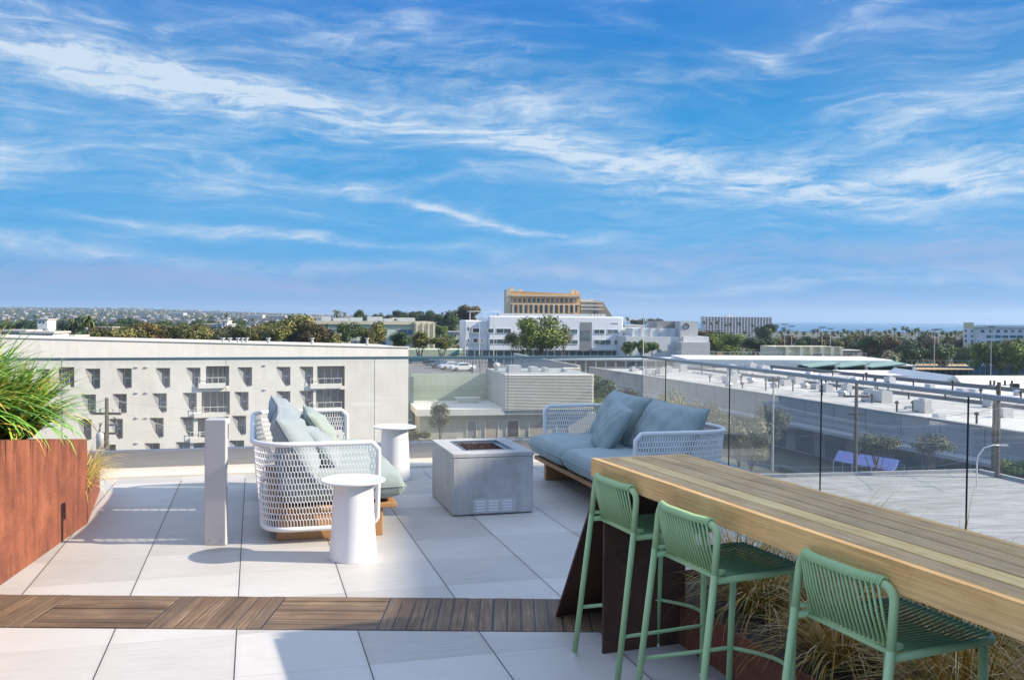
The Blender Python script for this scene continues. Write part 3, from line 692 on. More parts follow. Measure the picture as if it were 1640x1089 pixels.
# ---- boardwalk strip of square timber deck tiles let into the paving (parallel to the picture of the bar end)
def deck_tiles():
    Y0, Y1 = 4.69, 5.235; edges = [-3.70, -3.11, -2.51, -1.885, -1.285, -.685, -.09, .505, 1.10]
    labs = ['weathered deck tile at the left edge of the strip, boards across', 'leftmost deck tile with boards running away', 'weathered deck tile with boards across, between the two left ones running away', 'deck tile half in sun, boards running away',
            'shaded deck tile with boards across, below the round tables', 'shaded deck tile with boards running away, left of the bar leg', 'deck tile under the rusty bar leg', 'deck tile hidden beneath the bar']
    for i in range(8):
        x0, x1 = edges[i]+.003, edges[i+1]-.003; b = MB(); n = 8 if i in (1, 3, 5, 6, 7) else 7
        vert = i in (1, 3, 5, 6, 7)
        rnd = random.Random(i)
        for k in range(n):
            j = rnd.uniform(-.0015, .0015)
            if vert: a = x0+(x1-x0)*k/n; b.box(a+.003, a+(x1-x0)/n-.003, Y0, Y1, -.02, .004+j)
            else: a = Y0+(Y1-Y0)*k/n; b.box(x0, x1, a+.0035, a+(Y1-Y0)/n-.0035, -.02, .004+j)
        o = b.build('wooden_deck_tile', M['deckwood'] if vert else M['deckwood_x'], bevel=.002, seg=1)
        tag(o, labs[i], 'deck tile', 'timber deck tiles in a strip across the terrace')
    b = MB(); b.box(edges[0], edges[-1], Y0-.004, Y1+.004, -.03, .0012); tag(b.build('strip_bed', M['black']), kind='structure')
deck_tiles()

# ---- balustrade
def balustrade():
    zt = 1.17
    def run(label, P, Q, joints, name):
        P = Vector(P); Q = Vector(Q); L = (Q-P).length; ang = math.atan2(Q.y-P.y, Q.x-P.x)
        root = thing('glass_balustrade', label, 'balustrade', (P.x, P.y, 0), ang, 'frameless glass balustrades round the terrace')
        b = MB(); b.box(0, L, -.024, .024, zt-.030, zt); b.build('top_rail', M['railm'] if name else mat('teal_glass_rail', (.10, .17, .20), .3, metal=.3), root, bevel=.004)
        b = MB(); b.box(0, L, -.045, .045, .0225, .2); b.build('base_shoe', M['steel'], root, bevel=.003)
        js = [0]+joints+[L]
        for i in range(len(js)-1):
            b = MB(); b.add([(js[i]+.006, 0, .2), (js[i+1]-.006, 0, .2), (js[i+1]-.006, 0, zt-.034), (js[i]+.006, 0, zt-.034)], [(0, 1, 2, 3)]); g_ = b.build('glass_panel', M['glass'], root)
            e = MB(); e.box(js[i+1]-.003, js[i+1]+.003, -.005, .005, .2, zt-.03); e.build('panel_edge', M['glassedge'] if name else M['railm'], g_)
        return root
    K = 10.3; c = xy(4.55, K); l = xy(-7.4, K)
    js = [(u_+7.4) for u_ in (-6.8, -5.15, -3.5, -1.9, -.29, 1.30, 2.85)]
    run('glass balustrade with grey top rail along the back of the terrace', l, c, js, 0)
    e = xy(4.03, -1.5); d = (e-c).length
    js = [(c-xy(4.55-.052*(K-v_), v_)).length for v_ in (9.59, 8.0, 6.4, 4.75, 3.1, 1.5)]
    run('glass balustrade with dark upright panel joints along the right side', c, e, js, 1)
balustrade()

# ---- bar
def bar():
    h, th = .93, .092
    F0 = xy(1.59, 4.21); F1 = xy(1.79, 1.79); t = (F1-F0).normalized(); ang = math.atan2(t.y, t.x)+pi/2   # local -y runs toward the viewer
    root = thing('bar_table', 'long golden wooden counter on rusty steel legs', 'bar table', (F0.x, F0.y, 0), ang)
    Lb = 4.6; n = 5; w = .487
    ws = [.013, .125, .222, .318, .404, w]
    b = MB(); b.box(0, .030, -Lb, 0, h-th, h); b.build('front_board', M['barface'], root, bevel=.003)
    b = MB(); b.box(.032, w, -.03, 0, h-th, h-.002); b.box(w+.0005, w+.03, -Lb, 0, h-th, h-.001); b.build('edge_board', M['barface'], root, bevel=.003)
    seg = [.033, .118, .205, .30, .39, w-.001]
    for i in range(5):
        b = MB(); b.box(seg[i]+.0042, seg[i+1]-.0042, -Lb, -.032, h-.028, h-.0015)
        b.build('top_board', M['bartop_gold'] if i == 1 else M['bartop'], root, bevel=.002)
    b = MB(); b.box(.035, w-.005, -Lb, -.033, h-th+.01, h-.03); b.build('underside', M['black'], root)
    for y0 in (0, -2.38):
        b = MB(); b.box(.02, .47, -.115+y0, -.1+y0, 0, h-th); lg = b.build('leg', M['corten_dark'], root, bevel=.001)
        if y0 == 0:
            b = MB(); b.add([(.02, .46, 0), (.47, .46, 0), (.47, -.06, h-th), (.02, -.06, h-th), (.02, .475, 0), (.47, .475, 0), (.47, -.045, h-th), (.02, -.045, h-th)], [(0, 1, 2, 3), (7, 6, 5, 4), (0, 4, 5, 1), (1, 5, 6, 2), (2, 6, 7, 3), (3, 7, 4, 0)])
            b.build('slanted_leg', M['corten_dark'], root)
    return ang
BANG = bar()

# ---- bar stools
def stool():
    root = thing('bar_stool', '', 'bar stool', (0, 0, 0), 0, 'sage green corded bar stools along the counter')
    r = .0135; zs = .655
    legs = {}
    for s in (-1, 1):
        b = MB(); b.tube([(-.285, s*.222, .012), (-.205, s*.212, .68)], r, 12); l = b.build('leg', M['green'], root, smooth=True)
        c = MB(); c.lathe([(r+.001, 0), (r+.001, .014)], 12, (-.2865, s*.2222, 0)); c.build('foot_cap', M['cap'], l)
        b = MB(); b.tube([(.155, s*.205, .012), (.165, s*.19, zs-.012)], r, 12); l = b.build('leg', M['green'], root, smooth=True)
        c = MB(); c.lathe([(r+.001, 0), (r+.001, .014)], 12, (.155, s*.205, 0)); c.build('foot_cap', M['cap'], l)
    top = rounded([(-.205, -.212, .678), (-.188, -.207, .86), (-.222, -.08, .862), (-.222, .08, .862), (-.188, .207, .86), (-.205, .212, .678)], [.055, .09, .09, .055], 8)
    b = MB(); b.tube(top, r, 12); b.build('back_frame', M['green'], root, smooth=True)
    low = rounded([(-.205, -.212, .685), (-.15, -.20, .683), (-.165, -.1, .668), (-.165, .1, .668), (-.15, .20, .683), (-.205, .212, .685)], [.02, .08, .08, .02], 6)
    b = MB(); b.tube(low, .009, 10); b.build('back_rail', M['green'], root, smooth=True)
    st = rounded([(-.20, -.206, zs), (.205, -.205, zs+.008), (.205, .205, zs+.008), (-.20, .206, zs)], [.05, .05], 8)
    b = MB(); b.tube(st, .0125, 10); b.tube([(-.165, -.19, zs), (-.165, .19, zs)], .009, 8); b.build('seat_frame', M['green'], root, smooth=True)
    def xt(y): return -.188 - .034*min(1, (1-(abs(y)/.2)**2.2)*1.2)
    b = MB(); n = 19
    for k in range(n):
        y = -.168 + .336*k/(n-1); xa = xt(y)
        for dx in (-.0145,):
            yy = y + (.006 if dx > 0 else 0)
            b.tube([(xa+dx, yy, .864), (xa*.6-.165*.4+dx*.8, yy*1.02, .77), (-.158+dx*.65-.008*(1-(abs(y)/.2)**2), yy*1.02, .672)], .0046, 6)
    for k in range(44):
        y = -.172+.344*k/43; xa = xt(y)
        b.tube([(xa-.0165, y, .858), (xa-.010, y, .873), (xa+.002, y, .8795), (xa+.014, y, .872), (xa+.017, y, .858)], .0044, 6)
    b.build('backrest_cord', M['cord'], root, smooth=True)
    b = MB(); n = 18
    for k in range(n):
        y = -.178+.356*k/(n-1); dip = .012*(1-(y/.2)**2)
        b.tube([(-.165, y, zs+.010), (-.05, y, zs+.006-dip), (.10, y, zs+.008-dip), (.205, y, zs+.022)], .0040, 6)
    b.build('seat_cord', M['cordseat'], root, smooth=True)
    z = .23; f = z/.655
    pr = lambda s: (-.285+.08*f, s*(.222-.01*f), z); pf = lambda s: (.155+.01*f, s*(.205-.015*f), z)
    ring = [pr(-1), pf(-1)] + [(.158+.10*sin(pi*k/10), -.2+.4*k/10, z) for k in range(1, 10)] + [pf(1), pr(1)]
    b = MB(); b.tube(ring, .0085, 8); b.build('footrest', M['green'], root, smooth=True)
    return root
st0 = stool()
sp = [((1.565+1.59)/2, 3.90, 'green bar stool at the far end of the counter, by the rusty leg'), (1.595, 3.21, 'green bar stool in the middle, between the other two'), (1.715, 2.395, 'green bar stool nearest the viewer, cut by the bottom of the picture')]
for i, (u_, v_, lb) in enumerate(sp):
    a = BANG + (0, .02, .0)[i]; off = Matrix.Rotation(a, 3, 'Z') @ Vector((.205, 0, 0)); p = xy(u_, v_) + off
    if i == 0: st0.location = p; st0.rotation_euler = (0, 0, a); st0['label'] = lb
    else: copy_tree(st0, p, a, lb)

# ---- sofas
def superp(w, d, h, n=26, p=3.0, e=.42, seed=0, wr=.004, corner=.0):
    """cushion: w along x, d along y, total thickness h along z"""
    rnd = random.Random(seed); ph = [rnd.uniform(0, 6) for _ in range(6)]
    vs = []; idx = {}
    for side in (1, -1):
        for i in range(n+1):
            for j in range(n+1):
                a = -1+2*i/n; c = -1+2*j/n
                a = math.copysign(abs(a)**.75, a); c = math.copysign(abs(c)**.75, c)
                if side < 0 and (i in (0, n) or j in (0, n)): idx[(side, i, j)] = idx[(1, i, j)]; continue
                t = max(0, (1-abs(a)**p)*(1-abs(c)**p))**e
                x = a*w/2*(1-corner*(1-abs(c)**2)*abs(a)**4*.0); y = c*d/2
                # edges pull in between the corners
                x *= 1-corner*(1-c*c); y *= 1-corner*(1-a*a)
                z = side*h/2*t + wr*t*(sin(9*a+ph[0]+3*c)+sin(13*c+ph[1]-4*a)+.7*sin(23*(a+c)+ph[2]))
                idx[(side, i, j)] = len(vs); vs.append((x, y, z))
    fs = []
    for side in (1, -1):
        for i in range(n):
            for j in range(n):
                q = (idx[(side, i, j)], idx[(side, i+1, j)], idx[(side, i+1, j+1)], idx[(side, i, j+1)])
                fs.append(q if side > 0 else q[::-1])
    b = MB(); b.add(vs, fs); return b
def seam(w, d, corner=0, n=20):
    pts = []
    for k in range(n): a = -1+2*k/n; pts.append((a*w/2*(1), -d/2*(1-corner*(1-a*a)), 0))
    for k in range(n): c = -1+2*k/n; pts.append((w/2*(1-corner*(1-c*c)), c*d/2, 0))
    for k in range(n): a = 1-2*k/n; pts.append((a*w/2, d/2*(1-corner*(1-a*a)), 0))
    for k in range(n): c = 1-2*k/n; pts.append((-w/2*(1-corner*(1-c*c)), c*d/2, 0))
    return pts
def place(o, loc, rot): o.location = loc; o.rotation_euler = rot; return o

def sofa(label, loc, rz, mback, mseat, mirror=1):
    root = thing('outdoor_sofa', label, 'sofa', loc, rz, 'white woven two seat sofas facing each other')
    HL = 1.10; DX = .80; z0, z1 = .105, .715; R = .24
    def plan(lean):
        e = lean
        P = [(DX, -HL-e, 0), (0-e, -HL-e, 0), (0-e, HL+e, 0), (DX, HL+e, 0)]
        return rounded(P, [R+e, R+e], 14)
    low = plan(0.0); high = plan(.07)
    def resample(P, n):
        P = [Vector(p) for p in P]; d = [0]
        for i in range(1, len(P)): d.append(d[-1]+(P[i]-P[i-1]).length)
        out = []
        j = 0
        for k in range(n+1):
            s = d[-1]*k/n
            while j < len(d)-2 and d[j+1] < s: j += 1
            t = (s-d[j])/max(1e-9, d[j+1]-d[j]); out.append(P[j].lerp(P[j+1], t))
        return out
    NC = 168; lo = resample(low, NC*4); hi = resample(high, NC*4)
    def P(s, t):       # s in 0..1 along, t 0..1 up, slight belly
        k = min(max(s, 0), 1)*NC*4; i = min(int(k), NC*4-1); f = k-i
        a = lo[i].lerp(lo[i+1], f); c = hi[i].lerp(hi[i+1], f); q = a.lerp(c, t**.8); q.z = z0+(z1-z0)*t; return q
    # frame: rail all round with rounded corners
    pts = []
    m = .012
    for k in range(9): tt = k/8; pts.append(P(0, .10+.82*tt))
    top = [P(m+(1-2*m)*k/160, 1.0) for k in range(161)]
    end = [P(1, .92-.82*k/8) for k in range(9)]
    bot = [P(1-m-(1-2*m)*k/160, 0.0) for k in range(161)]
    ring = pts + top + end + bot
    b = MB(); b.tube(ring, .019, 10, closed=True); b.build('frame', M['white'], root, smooth=True)
    # woven shell: elongated hexagons between vertical cords
    b = MB(); rows = 13; r = .0032
    t0, t1 = .04, .965
    def node(c, rr, half): return P((c)/NC, t0+(t1-t0)*rr/rows)
    hexh = .22
    for c in range(NC):
        for rr in range(rows):
            off = .5 if rr % 2 else 0
            cx_ = c+off
            # each cell: vertical side + two slanted connectors at top
            p0 = node(cx_, rr+hexh*.0+.16, 0); p1 = node(cx_, rr+.84, 0)
            b.bar(p0, p1, .0066, .005)
            if rr < rows-1:
                nxt = node(cx_+.5, rr+1.16, 0); prv = node(cx_-.5, rr+1.16, 0)
                if cx_+.5 <= NC: b.bar(p1, nxt, .0060, .005)
                if cx_-.5 >= 0: b.bar(p1, prv, .0060, .005)
            else:
                b.bar(p1, node(cx_, rows, 0), .005, .0045)
            if rr == 0: b.bar(node(cx_, 0, 0), p0, .0066, .005)
    b.build('woven_shell', M['wicker'], root)
    b = MB(); b.box(.04, .96, -HL+.10, HL-.10, .205, .245); b.build('teak_platform', M['teak'], root, bevel=.008)
    for s in (-1, 1):
        b = MB(); b.box(.10, .86, s*(HL-.15)-.03, s*(HL-.15)+.03, 0, .204); b.build('leg', M['teak'], root, bevel=.006)
    for s in (-1, 1):
        cb = superp(.90, HL-.06, .22, p=6, e=.30, seed=5+s, wr=.003); o = cb.build('seat_cushion', mseat, root, smooth=True); place(o, (.57, s*(HL/2-.035), .36), (0, radians(-1), 0))
        q = MB(); q.tube(seam(.902, HL-.058), .0045, 6, closed=True); e = q.build('piping', mseat, o, smooth=True)
    for s in (-1, 1):
        cb = superp(.54, 1.02, .26, p=2.6, e=.5, seed=15+s, wr=.008, corner=.05); o = cb.build('back_cushion', mback, root, smooth=True); place(o, (.245, s*(.53), .645), (0, radians(-120), radians(2*s)))
        q = MB(); q.tube(seam(.542, 1.022, .05), .0045, 6, closed=True); q.build('piping', mback, o, smooth=True)
    return root
sofL = sofa('white woven sofa with pale cushions on the left, seen from its arm end', xy(.06, 7.74), GRID, M['pale'], M['sage'])
sofR = sofa('white woven sofa with blue cushions by the right glass, right of the fire table', xy(3.66, 7.76), GRID+pi, M['blue'], M['blue'])
def pillow(label, sof, loc, rot, m, size=.50, seed=1):
    root = thing('throw_pillow', label, 'pillow', (0, 0, 0), 0)
    mw = Matrix.Translation(sof.location) @ Euler(sof.rotation_euler).to_matrix().to_4x4() @ Matrix.Translation(loc) @ Euler(rot).to_matrix().to_4x4()
    root.matrix_world = mw; l, q, s_ = mw.decompose(); root.location = l; root.rotation_euler = q.to_euler()
    b = superp(size, size, .19, p=2.4, e=.55, seed=seed, wr=.007, corner=.07); b.build('cover', m, root, smooth=True)
    q = MB(); q.tube(seam(size*1.003, size*1.003, .07), .004, 6, closed=True); q.build('piping', m, root, smooth=True)
pillow('square blue pillow leaning in the middle of the right sofa', sofR, (.54, .02, .63), (radians(14), radians(-124), radians(-20)), M['blue'], .50, 3)
pillow('square sage pillow leaning on the far back cushion of the left sofa', sofL, (.50, .42, .62), (radians(-8), radians(-126), radians(8)), M['sage'], .46, 4)
pillow('pale pillow in the near corner of the left sofa', sofL, (.44, -.45, .59), (radians(10), radians(-132), radians(-14)), M['pale'], .44, 5)

# ---- side tables
def side_table(label, u_, v_, m):
    p = xy(u_, v_); root = thing('side_table', label, 'side table', p, 0, 'white round side tables')
    b = MB(); b.lathe([(0, 0), (.158, 0), (.160, .004), (.152, .10), (.142, .25), (.134, .40), (.130, .515)], 72); b.build('pedestal', m, root, smooth=True).modifiers.new('n', 'EDGE_SPLIT')
    b = MB(); b.lathe([(0, .5152), (.205, .5152), (.212, .519), (.213, .527), (.209, .530), (.204, .5275), (0, .5275)], 96); b.build('top', M['white'], root, smooth=True).modifiers.new('n', 'EDGE_SPLIT')
side_table('white round side table standing before the left sofa arm', .64, 6.17, M['white'])
side_table('white round side table standing behind at the far end of the left sofa', 1.35, 9.09, M['white'])
# ---- fire table
def fire():
    root = thing('fire_pit_table', 'square grey concrete fire table between the two sofas', 'fire pit', xy(1.55, 7.25), GRID)
    w, d, h = .68, .90, .51; i0, i1, j0, j1 = .13, w-.12, .16, d-.16
    b = MB()
    b.box(0, w, 0, d, 0.008, h-.035); b.build('base', M['concrete'], root, bevel=.008)
    b = MB(); z0, z1 = h-.0348, h
    vs = [(-.004, -.004), (w+.004, -.004), (w+.004, d+.004), (-.004, d+.004)]; iv = [(i0, j0), (i1, j0), (i1, j1), (i0, j1)]
    V = [(x, y, z1) for x, y in vs]+[(x, y, z1) for x, y in iv]+[(x, y, z0) for x, y in vs]+[(x, y, z0) for x, y in iv]
    F = []
    for k in range(4):
        l = (k+1) % 4; F += [(k, l, 4+l, 4+k), (k, 8+k, 8+l, l), (4+k, 4+l, 12+l, 12+k), (8+k, 12+k, 12+l, 8+l)]
    b.add(V, F); b.build('top_slab', M['concrete'], root, bevel=.005)
    # the slab sits over a shallow tray
    b = MB(); b.box(i0, i1, j0, j1, h-.0345, h-.033); t = b.build('burner_tray', M['black'], root)
    b = MB()
    for (a0, a1, c0, c1) in ((i0-.0, i0+.012, j0, j1), (i1-.012, i1, j0, j1), (i0+.012, i1-.012, j0, j0+.012), (i0+.012, i1-.012, j1-.012, j1)): b.box(a0, a1, c0, c1, h-.032, h+.004)
    for (a0, a1, c0, c1) in ((i0+.012, i0+.05, j0+.012, j1-.012), (i1-.05, i1-.012, j0+.012, j1-.012), (i0+.05, i1-.05, j0+.012, j0+.05), (i0+.05, i1-.05, j1-.05, j1-.012)): b.box(a0, a1, c0, c1, h-.032, h-.016)
    b.build('steel_liner', M['steel'], root)
    rnd = random.Random(2); b = MB()
    for k in range(420):
        x = rnd.uniform(i0+.06, i1-.06); y = rnd.uniform(j0+.06, j1-.06); s = rnd.uniform(.008, .017)
        vs = [Vector((rnd.uniform(-1, 1), rnd.uniform(-1, 1), rnd.uniform(-1, 1))).normalized()*s*rnd.uniform(.7, 1.2) for _ in range(6)]
        vs = [Vector((1, 0, 0)), Vector((-1, 0, 0)), Vector((0, 1, 0)), Vector((0, -1, 0)), Vector((0, 0, 1)), Vector((0, 0, -1))]; rm = Euler((rnd.uniform(0, 6), rnd.uniform(0, 6), rnd.uniform(0, 6))).to_matrix()
        vs = [rm @ (q*s*rnd.uniform(.7, 1.3)) + Vector((x, y, h-.026+rnd.uniform(0, .012))) for q in vs]
        b.add(vs, [(0, 2, 4), (2, 1, 4), (1, 3, 4), (3, 0, 4), (2, 0, 5), (1, 2, 5), (3, 1, 5), (0, 3, 5)])
    o = b.build('lava_rock', M['lava'], t); o['kind'] = 'stuff'
    b = MB(); b.box(.165, .53, -.006, -.0005, .018, .135); g_ = b.build('vent_grille', M['boll'], root)
    b = MB()
    for c in (.19, .30, .418):
        for k in range(4): b.box(c, c+.078, -.0085, -.0062, .036+k*.024, .047+k*.024)
    b.build('louvre_slot', mat('louvre_dark', (.75, .76, .78), .5), g_)
fire()
# ---- bollard light
def bollard():
    p = gz(344.5, 873); root = thing('bollard_light', 'pale grey square bollard light standing left of the woven sofa', 'bollard light', p, 0)
    b = MB(); b.box(-.076, .076, 0, .045, 0, .885); b.build('post', M['boll'], root, bevel=.008, seg=3)
    b = MB(); b.box(-.074, .074, .002, .10, .845, .887); b.build('lamp_head', M['boll'], root, bevel=.008, seg=3)
    b = MB()
    for x in (-.04, .042): b.tube([(x, -.003, .032), (x, .002, .032)], .006, 10)
    b.build('screw', M['steel'], root)
bollard()

# ---- planters
def blade(b, base, dirv, L, w, droop, seg=6, rnd=random, lift=1.0):
    d = Vector((dirv[0], dirv[1], 0)).normalized() if (dirv[0] or dirv[1]) else Vector((1, 0, 0)); side = Vector((-d.y, d.x, 0)); tilt = dirv[2]
    p = Vector(base); a = tilt; vs = []; step = L/seg; tw = rnd.uniform(-.6, .6)
    for k in range(seg+1):
        t = k/seg; ww = w*(1-t**2.2)*.5 + .0004; s2 = (side*cos(tw)+d*sin(tw)*.5)
        vs += [p+s2*ww, p-s2*ww]
        p = p + (d*sin(a)+Vector((0, 0, 1))*cos(a))*step; a += droop/seg*(1+t)
    b.add(vs, [(2*k, 2*k+1, 2*k+3, 2*k+2) for k in range(seg)])
def tuft(name, label, group, c, n, L, w, mats, wts, spread=.06, droop=(1.0, 2.2), tilt=(.05, .9), seed=0, cat='grass', seg=6, parent=None):
    rnd = random.Random(seed); b = MB()
    for k in range(n):
        th = rnd.uniform(0, 2*pi); r_ = spread*math.sqrt(rnd.random()); b.cur = rnd.choices(range(len(mats)), wts)[0]
        blade(b, (r_*cos(th), r_*sin(th), 0), (cos(th+rnd.uniform(-.5, .5)), sin(th+rnd.uniform(-.5, .5)), rnd.uniform(*tilt)), rnd.uniform(.6, 1.0)*L, w*rnd.uniform(.7, 1.2), rnd.uniform(*droop), seg, rnd)
    return tag(b.build(name, mats, loc=c), label, cat, group)
def planters():
    A = Vector((-3.03, 5.42)); B = Vector((-3.27, 7.06)); d = (A-B); N = B + d*2.6
    top = lambda p: .655 + (7.06-p[1])*.155 if p[1] > 3.5 else 1.2
    Q = [(N.x, N.y), (B.x, B.y), (B.x-1.6, B.y+.35), (N.x-1.7, N.y)]
    root = thing('corten_planter', 'tall orange rusty steel planter full of green grass at the left edge', 'planter', (0, 0, 0))
    b = MB(); b.prism(Q, 0, top); b.build('box', M['corten'], root, bevel=.004)
    mats = [M['g1'], M['g2'], M['g3'], M['g4']]; rnd = random.Random(5)
    labs = ['strappy green grass clump at the far end of the tall rusty planter', 'strappy green grass clump in the middle of the tall rusty planter', 'strappy green grass clump rising at the left picture edge', 'green grass clump behind the others, near the planter end', 'yellowing grass clump drooping over the planter rim at the left']
    spots = [(-3.62, 6.50, 400, .70), (-3.72, 6.0, 400, .90), (-3.62, 5.5, 420, .95), (-4.05, 6.4, 340, .95), (-3.50, 5.15, 120, .75)]
    for i, (x, y, n, L) in enumerate(spots):
        z = top((x, y))-.01
        wts = (3, 5, 3.5, 1.6) if i < 4 else (1, 3, 3, 3)
        tuft('planter_grass', labs[i], 'lush grass clumps in the tall rusty planter', (x, y, z), int(n*1.25), L*1.05, .036, mats, wts, .20, (.35, 1.5), (.03, 1.0), seed=20+i, seg=7)
    # low planter behind
    C0 = Vector((-3.275, 7.075)); C1 = gz(160, 787)
    root = thing('low_corten_planter', 'low rusty planter edge beyond the tall planter, with straw grass', 'planter', (0, 0, 0))
    b = MB(); b.prism([(C0.x, C0.y), (C1.x, C1.y), (C1.x-1.2, C1.y+.25), (C0.x-1.4, C0.y+.4)], 0, .21); b.build('box', M['corten'], root, bevel=.004)
    for i, t in enumerate((.12, .4, .72)):
        p = Vector((C0.x, C0.y, .2)).lerp(Vector((C1.x, C1.y, .2)), t)+Vector((-.10, .02, 0))
        tuft('straw_grass', ['straw yellow grass tuft against the tall planter corner', 'middle straw yellow grass tuft in the low rusty planter', 'farthest straw yellow grass tuft in the low rusty planter'][i], 'straw grass in the low planter', p, 210, .42, .008, [M['g4'], M['s3'], M['g3']], (5, 2, 1), .07, (.6, 1.8), (.05, .9), seed=40+i)
    # planter beneath and behind the bar
    root = thing('bar_planter', 'rusty planter trough full of ochre sedge under the counter', 'planter', (0, 0, 0), GRID)
    P = [(2.02, 4.62), (2.20, 1.0), (2.20, -1), (3.30, -1), (3.30, 4.62)]
    b = MB(); b.prism(P[::1], 0, .17); b.build('soil', M['soil'], root)
    b = MB()
    for i in range(len(P)):
        p, q = P[i], P[(i+1) % len(P)]; b.bar((p[0], p[1], .11), (q[0], q[1], .11), .012, .22)
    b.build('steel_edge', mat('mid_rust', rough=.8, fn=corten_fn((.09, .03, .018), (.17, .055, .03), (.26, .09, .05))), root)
    rnd = random.Random(9)
    sl = ['dark olive sedge tuft under the counter behind the middle stool', 'ochre sedge tuft behind the nearest stool', 'ochre sedge tuft at the lower right corner']
    k = 0
    for (u_, v_, n, L, w8) in [(2.42, 3.98, 360, .62, (4, 4, 1)), (2.36, 3.30, 300, .50, (2, 5, 2)), (2.48, 2.70, 380, .62, (3, 5, 1.5)), (2.42, 2.15, 380, .60, (2, 5, 2)), (2.72, 3.66, 380, .70, (1, 5, 2)), (2.75, 3.05, 380, .70, (1, 5, 2)), (2.8, 2.4, 380, .68, (1, 5, 2)), (2.55, 4.45, 320, .60, (2, 4, 1)), (2.95, 4.2, 320, .72, (1, 5, 2)), (2.8, 1.8, 300, .66, (1, 5, 2)), (3.05, 3.4, 320, .75, (1, 5, 2))]:
        lb = {0: sl[0], 1: 'small dry sedge tuft leaning over the rusty edge under the counter', 2: sl[1], 3: sl[2], 7: 'sedge tuft in shade right behind the rusty bar leg'}.get(k, 'dense ochre sedge filling the trough behind the front tufts')
        tuft('sedge_tuft', lb, 'sedge tufts in the trough under the counter', xy(u_, v_, .165), n, L, .0065, [M['s1'], M['s2'], M['s3']], w8, .10, (.5, 2.3), (.03, .95), seed=60+k); k += 1
planters()

# ------------------------------------------------------------------ trees
def crown_mesh(name, m, seed, n=2600, leaf=.32, lobes=9, flat=.8, open_=.0, asp=1.0):
    rnd = random.Random(seed); L = []
    for i in range(lobes):
        th = rnd.uniform(0, 2*pi); r_ = rnd.uniform(.15, .62); z = rnd.uniform(-.45, .55)*asp
        L.append((Vector((r_*cos(th), r_*sin(th), z)), rnd.uniform(.30, .50)))
    b = MB()
    for k in range(n):
        c, R = rnd.choice(L); d = Vector((rnd.gauss(0, 1), rnd.gauss(0, 1), rnd.gauss(0, 1)*flat)).normalized()
        p = c + d*R*(rnd.random()**.33)*rnd.uniform(.85, 1.08)
        s = leaf*rnd.uniform(.6, 1.3); a = Vector((rnd.gauss(0, 1), rnd.gauss(0, 1), rnd.gauss(0, 1))).normalized(); q = a.cross(d).normalized() if a.cross(d).length > .1 else a.orthogonal(); e = a
        if rnd.random() < .5: q, e = (q+d*.4).normalized(), (a-d*.3).normalized()
        b.add([p-q*s*.5-e*s*.35, p+q*s*.5-e*s*.3, p+q*s*.35+e*s*.4, p-q*s*.4+e*s*.35], [(0, 1, 2, 3)])
    me_o = b.build(name, m); me_o.name = 'tmp'; me = me_o.data; bpy.data.objects.remove(me_o); me.name = name; return me
def trunk_mesh(name, seed, bare=False):
    rnd = random.Random(seed); b = MB(); b.tube([(0, 0, 0), (.02, .02, .4), (-.02, .0, .75)], [.055, .042, .03], 8)
    for k in range(7 if not bare else 9):
        th = k*2.4+rnd.uniform(-.3, .3); z = rnd.uniform(.3, .6); r_ = rnd.uniform(.25, .5)
        b.tube([(0, 0, z), (r_*.5*cos(th), r_*.5*sin(th), z+.22), (r_*cos(th), r_*sin(th), z+rnd.uniform(.35, .6))], [.026, .017, .007], 6)
    o = b.build(name, M['bark']); me = o.data; bpy.data.objects.remove(o); me.name = name; return me
CR = {}
for key, m_, lf, fl, nn, lb_ in (('dark', 'leaf_dark', .085, .8, 5200, 10), ('olive', 'leaf_olive', .08, .8, 4600, 10), ('lime', 'leaf_lime', .08, .9, 5600, 12), ('dusty', 'leaf_dusty', .06, .7, 4200, 11), ('russet', 'leaf_russet', .08, .8, 4600, 10)):
    CR[key] = [crown_mesh('crown_'+key, M[m_], s, nn, lf, lb_, fl) for s in (1, 2, 3)]
M['leaf_big'] = foliage('leaf_mixed_green', (.04, .07, .014), (.16, .21, .04), (.46, .48, .14), 1.6)
CR['round'] = [crown_mesh('crown_round', M['leaf_big'], 8, 9000, .06, 20, 1.0)]
TR = [trunk_mesh('trunk_branches', s) for s in (1, 2)]
tcount = 0
def tree(x, ytop, Y, w, label, kind='olive', group=None, ybot=None, name='tree', cat='tree', hfac=None, zbase=GZ):
    """crown w pixels wide whose top is seen at ytop"""
    global tcount; tcount += 1; rnd = random.Random(tcount*13)
    p = at(x, ytop, Y); W = w*Y/FPX; H = p.z-zbase
    ch = (ybot-ytop)*Y/FPX if ybot else W*.8
    root = thing(name, label, cat, (p.x, p.y, zbase), 0, group)
    c = bpy.data.objects.new('crown', rnd.choice(CR[kind])); COL.objects.link(c); c.parent = root
    c.location = (0, 0, H-ch/2); c.scale = (W/1.7, W/1.7, ch/1.75); c.rotation_euler = (0, 0, rnd.uniform(0, 6))
    t = bpy.data.objects.new('trunk', rnd.choice(TR)); COL.objects.link(t); t.parent = root; t.scale = (W*.55, W*.55, max(H-ch*.35, 1)); t.rotation_euler = (0, 0, rnd.uniform(0, 6))
    return root
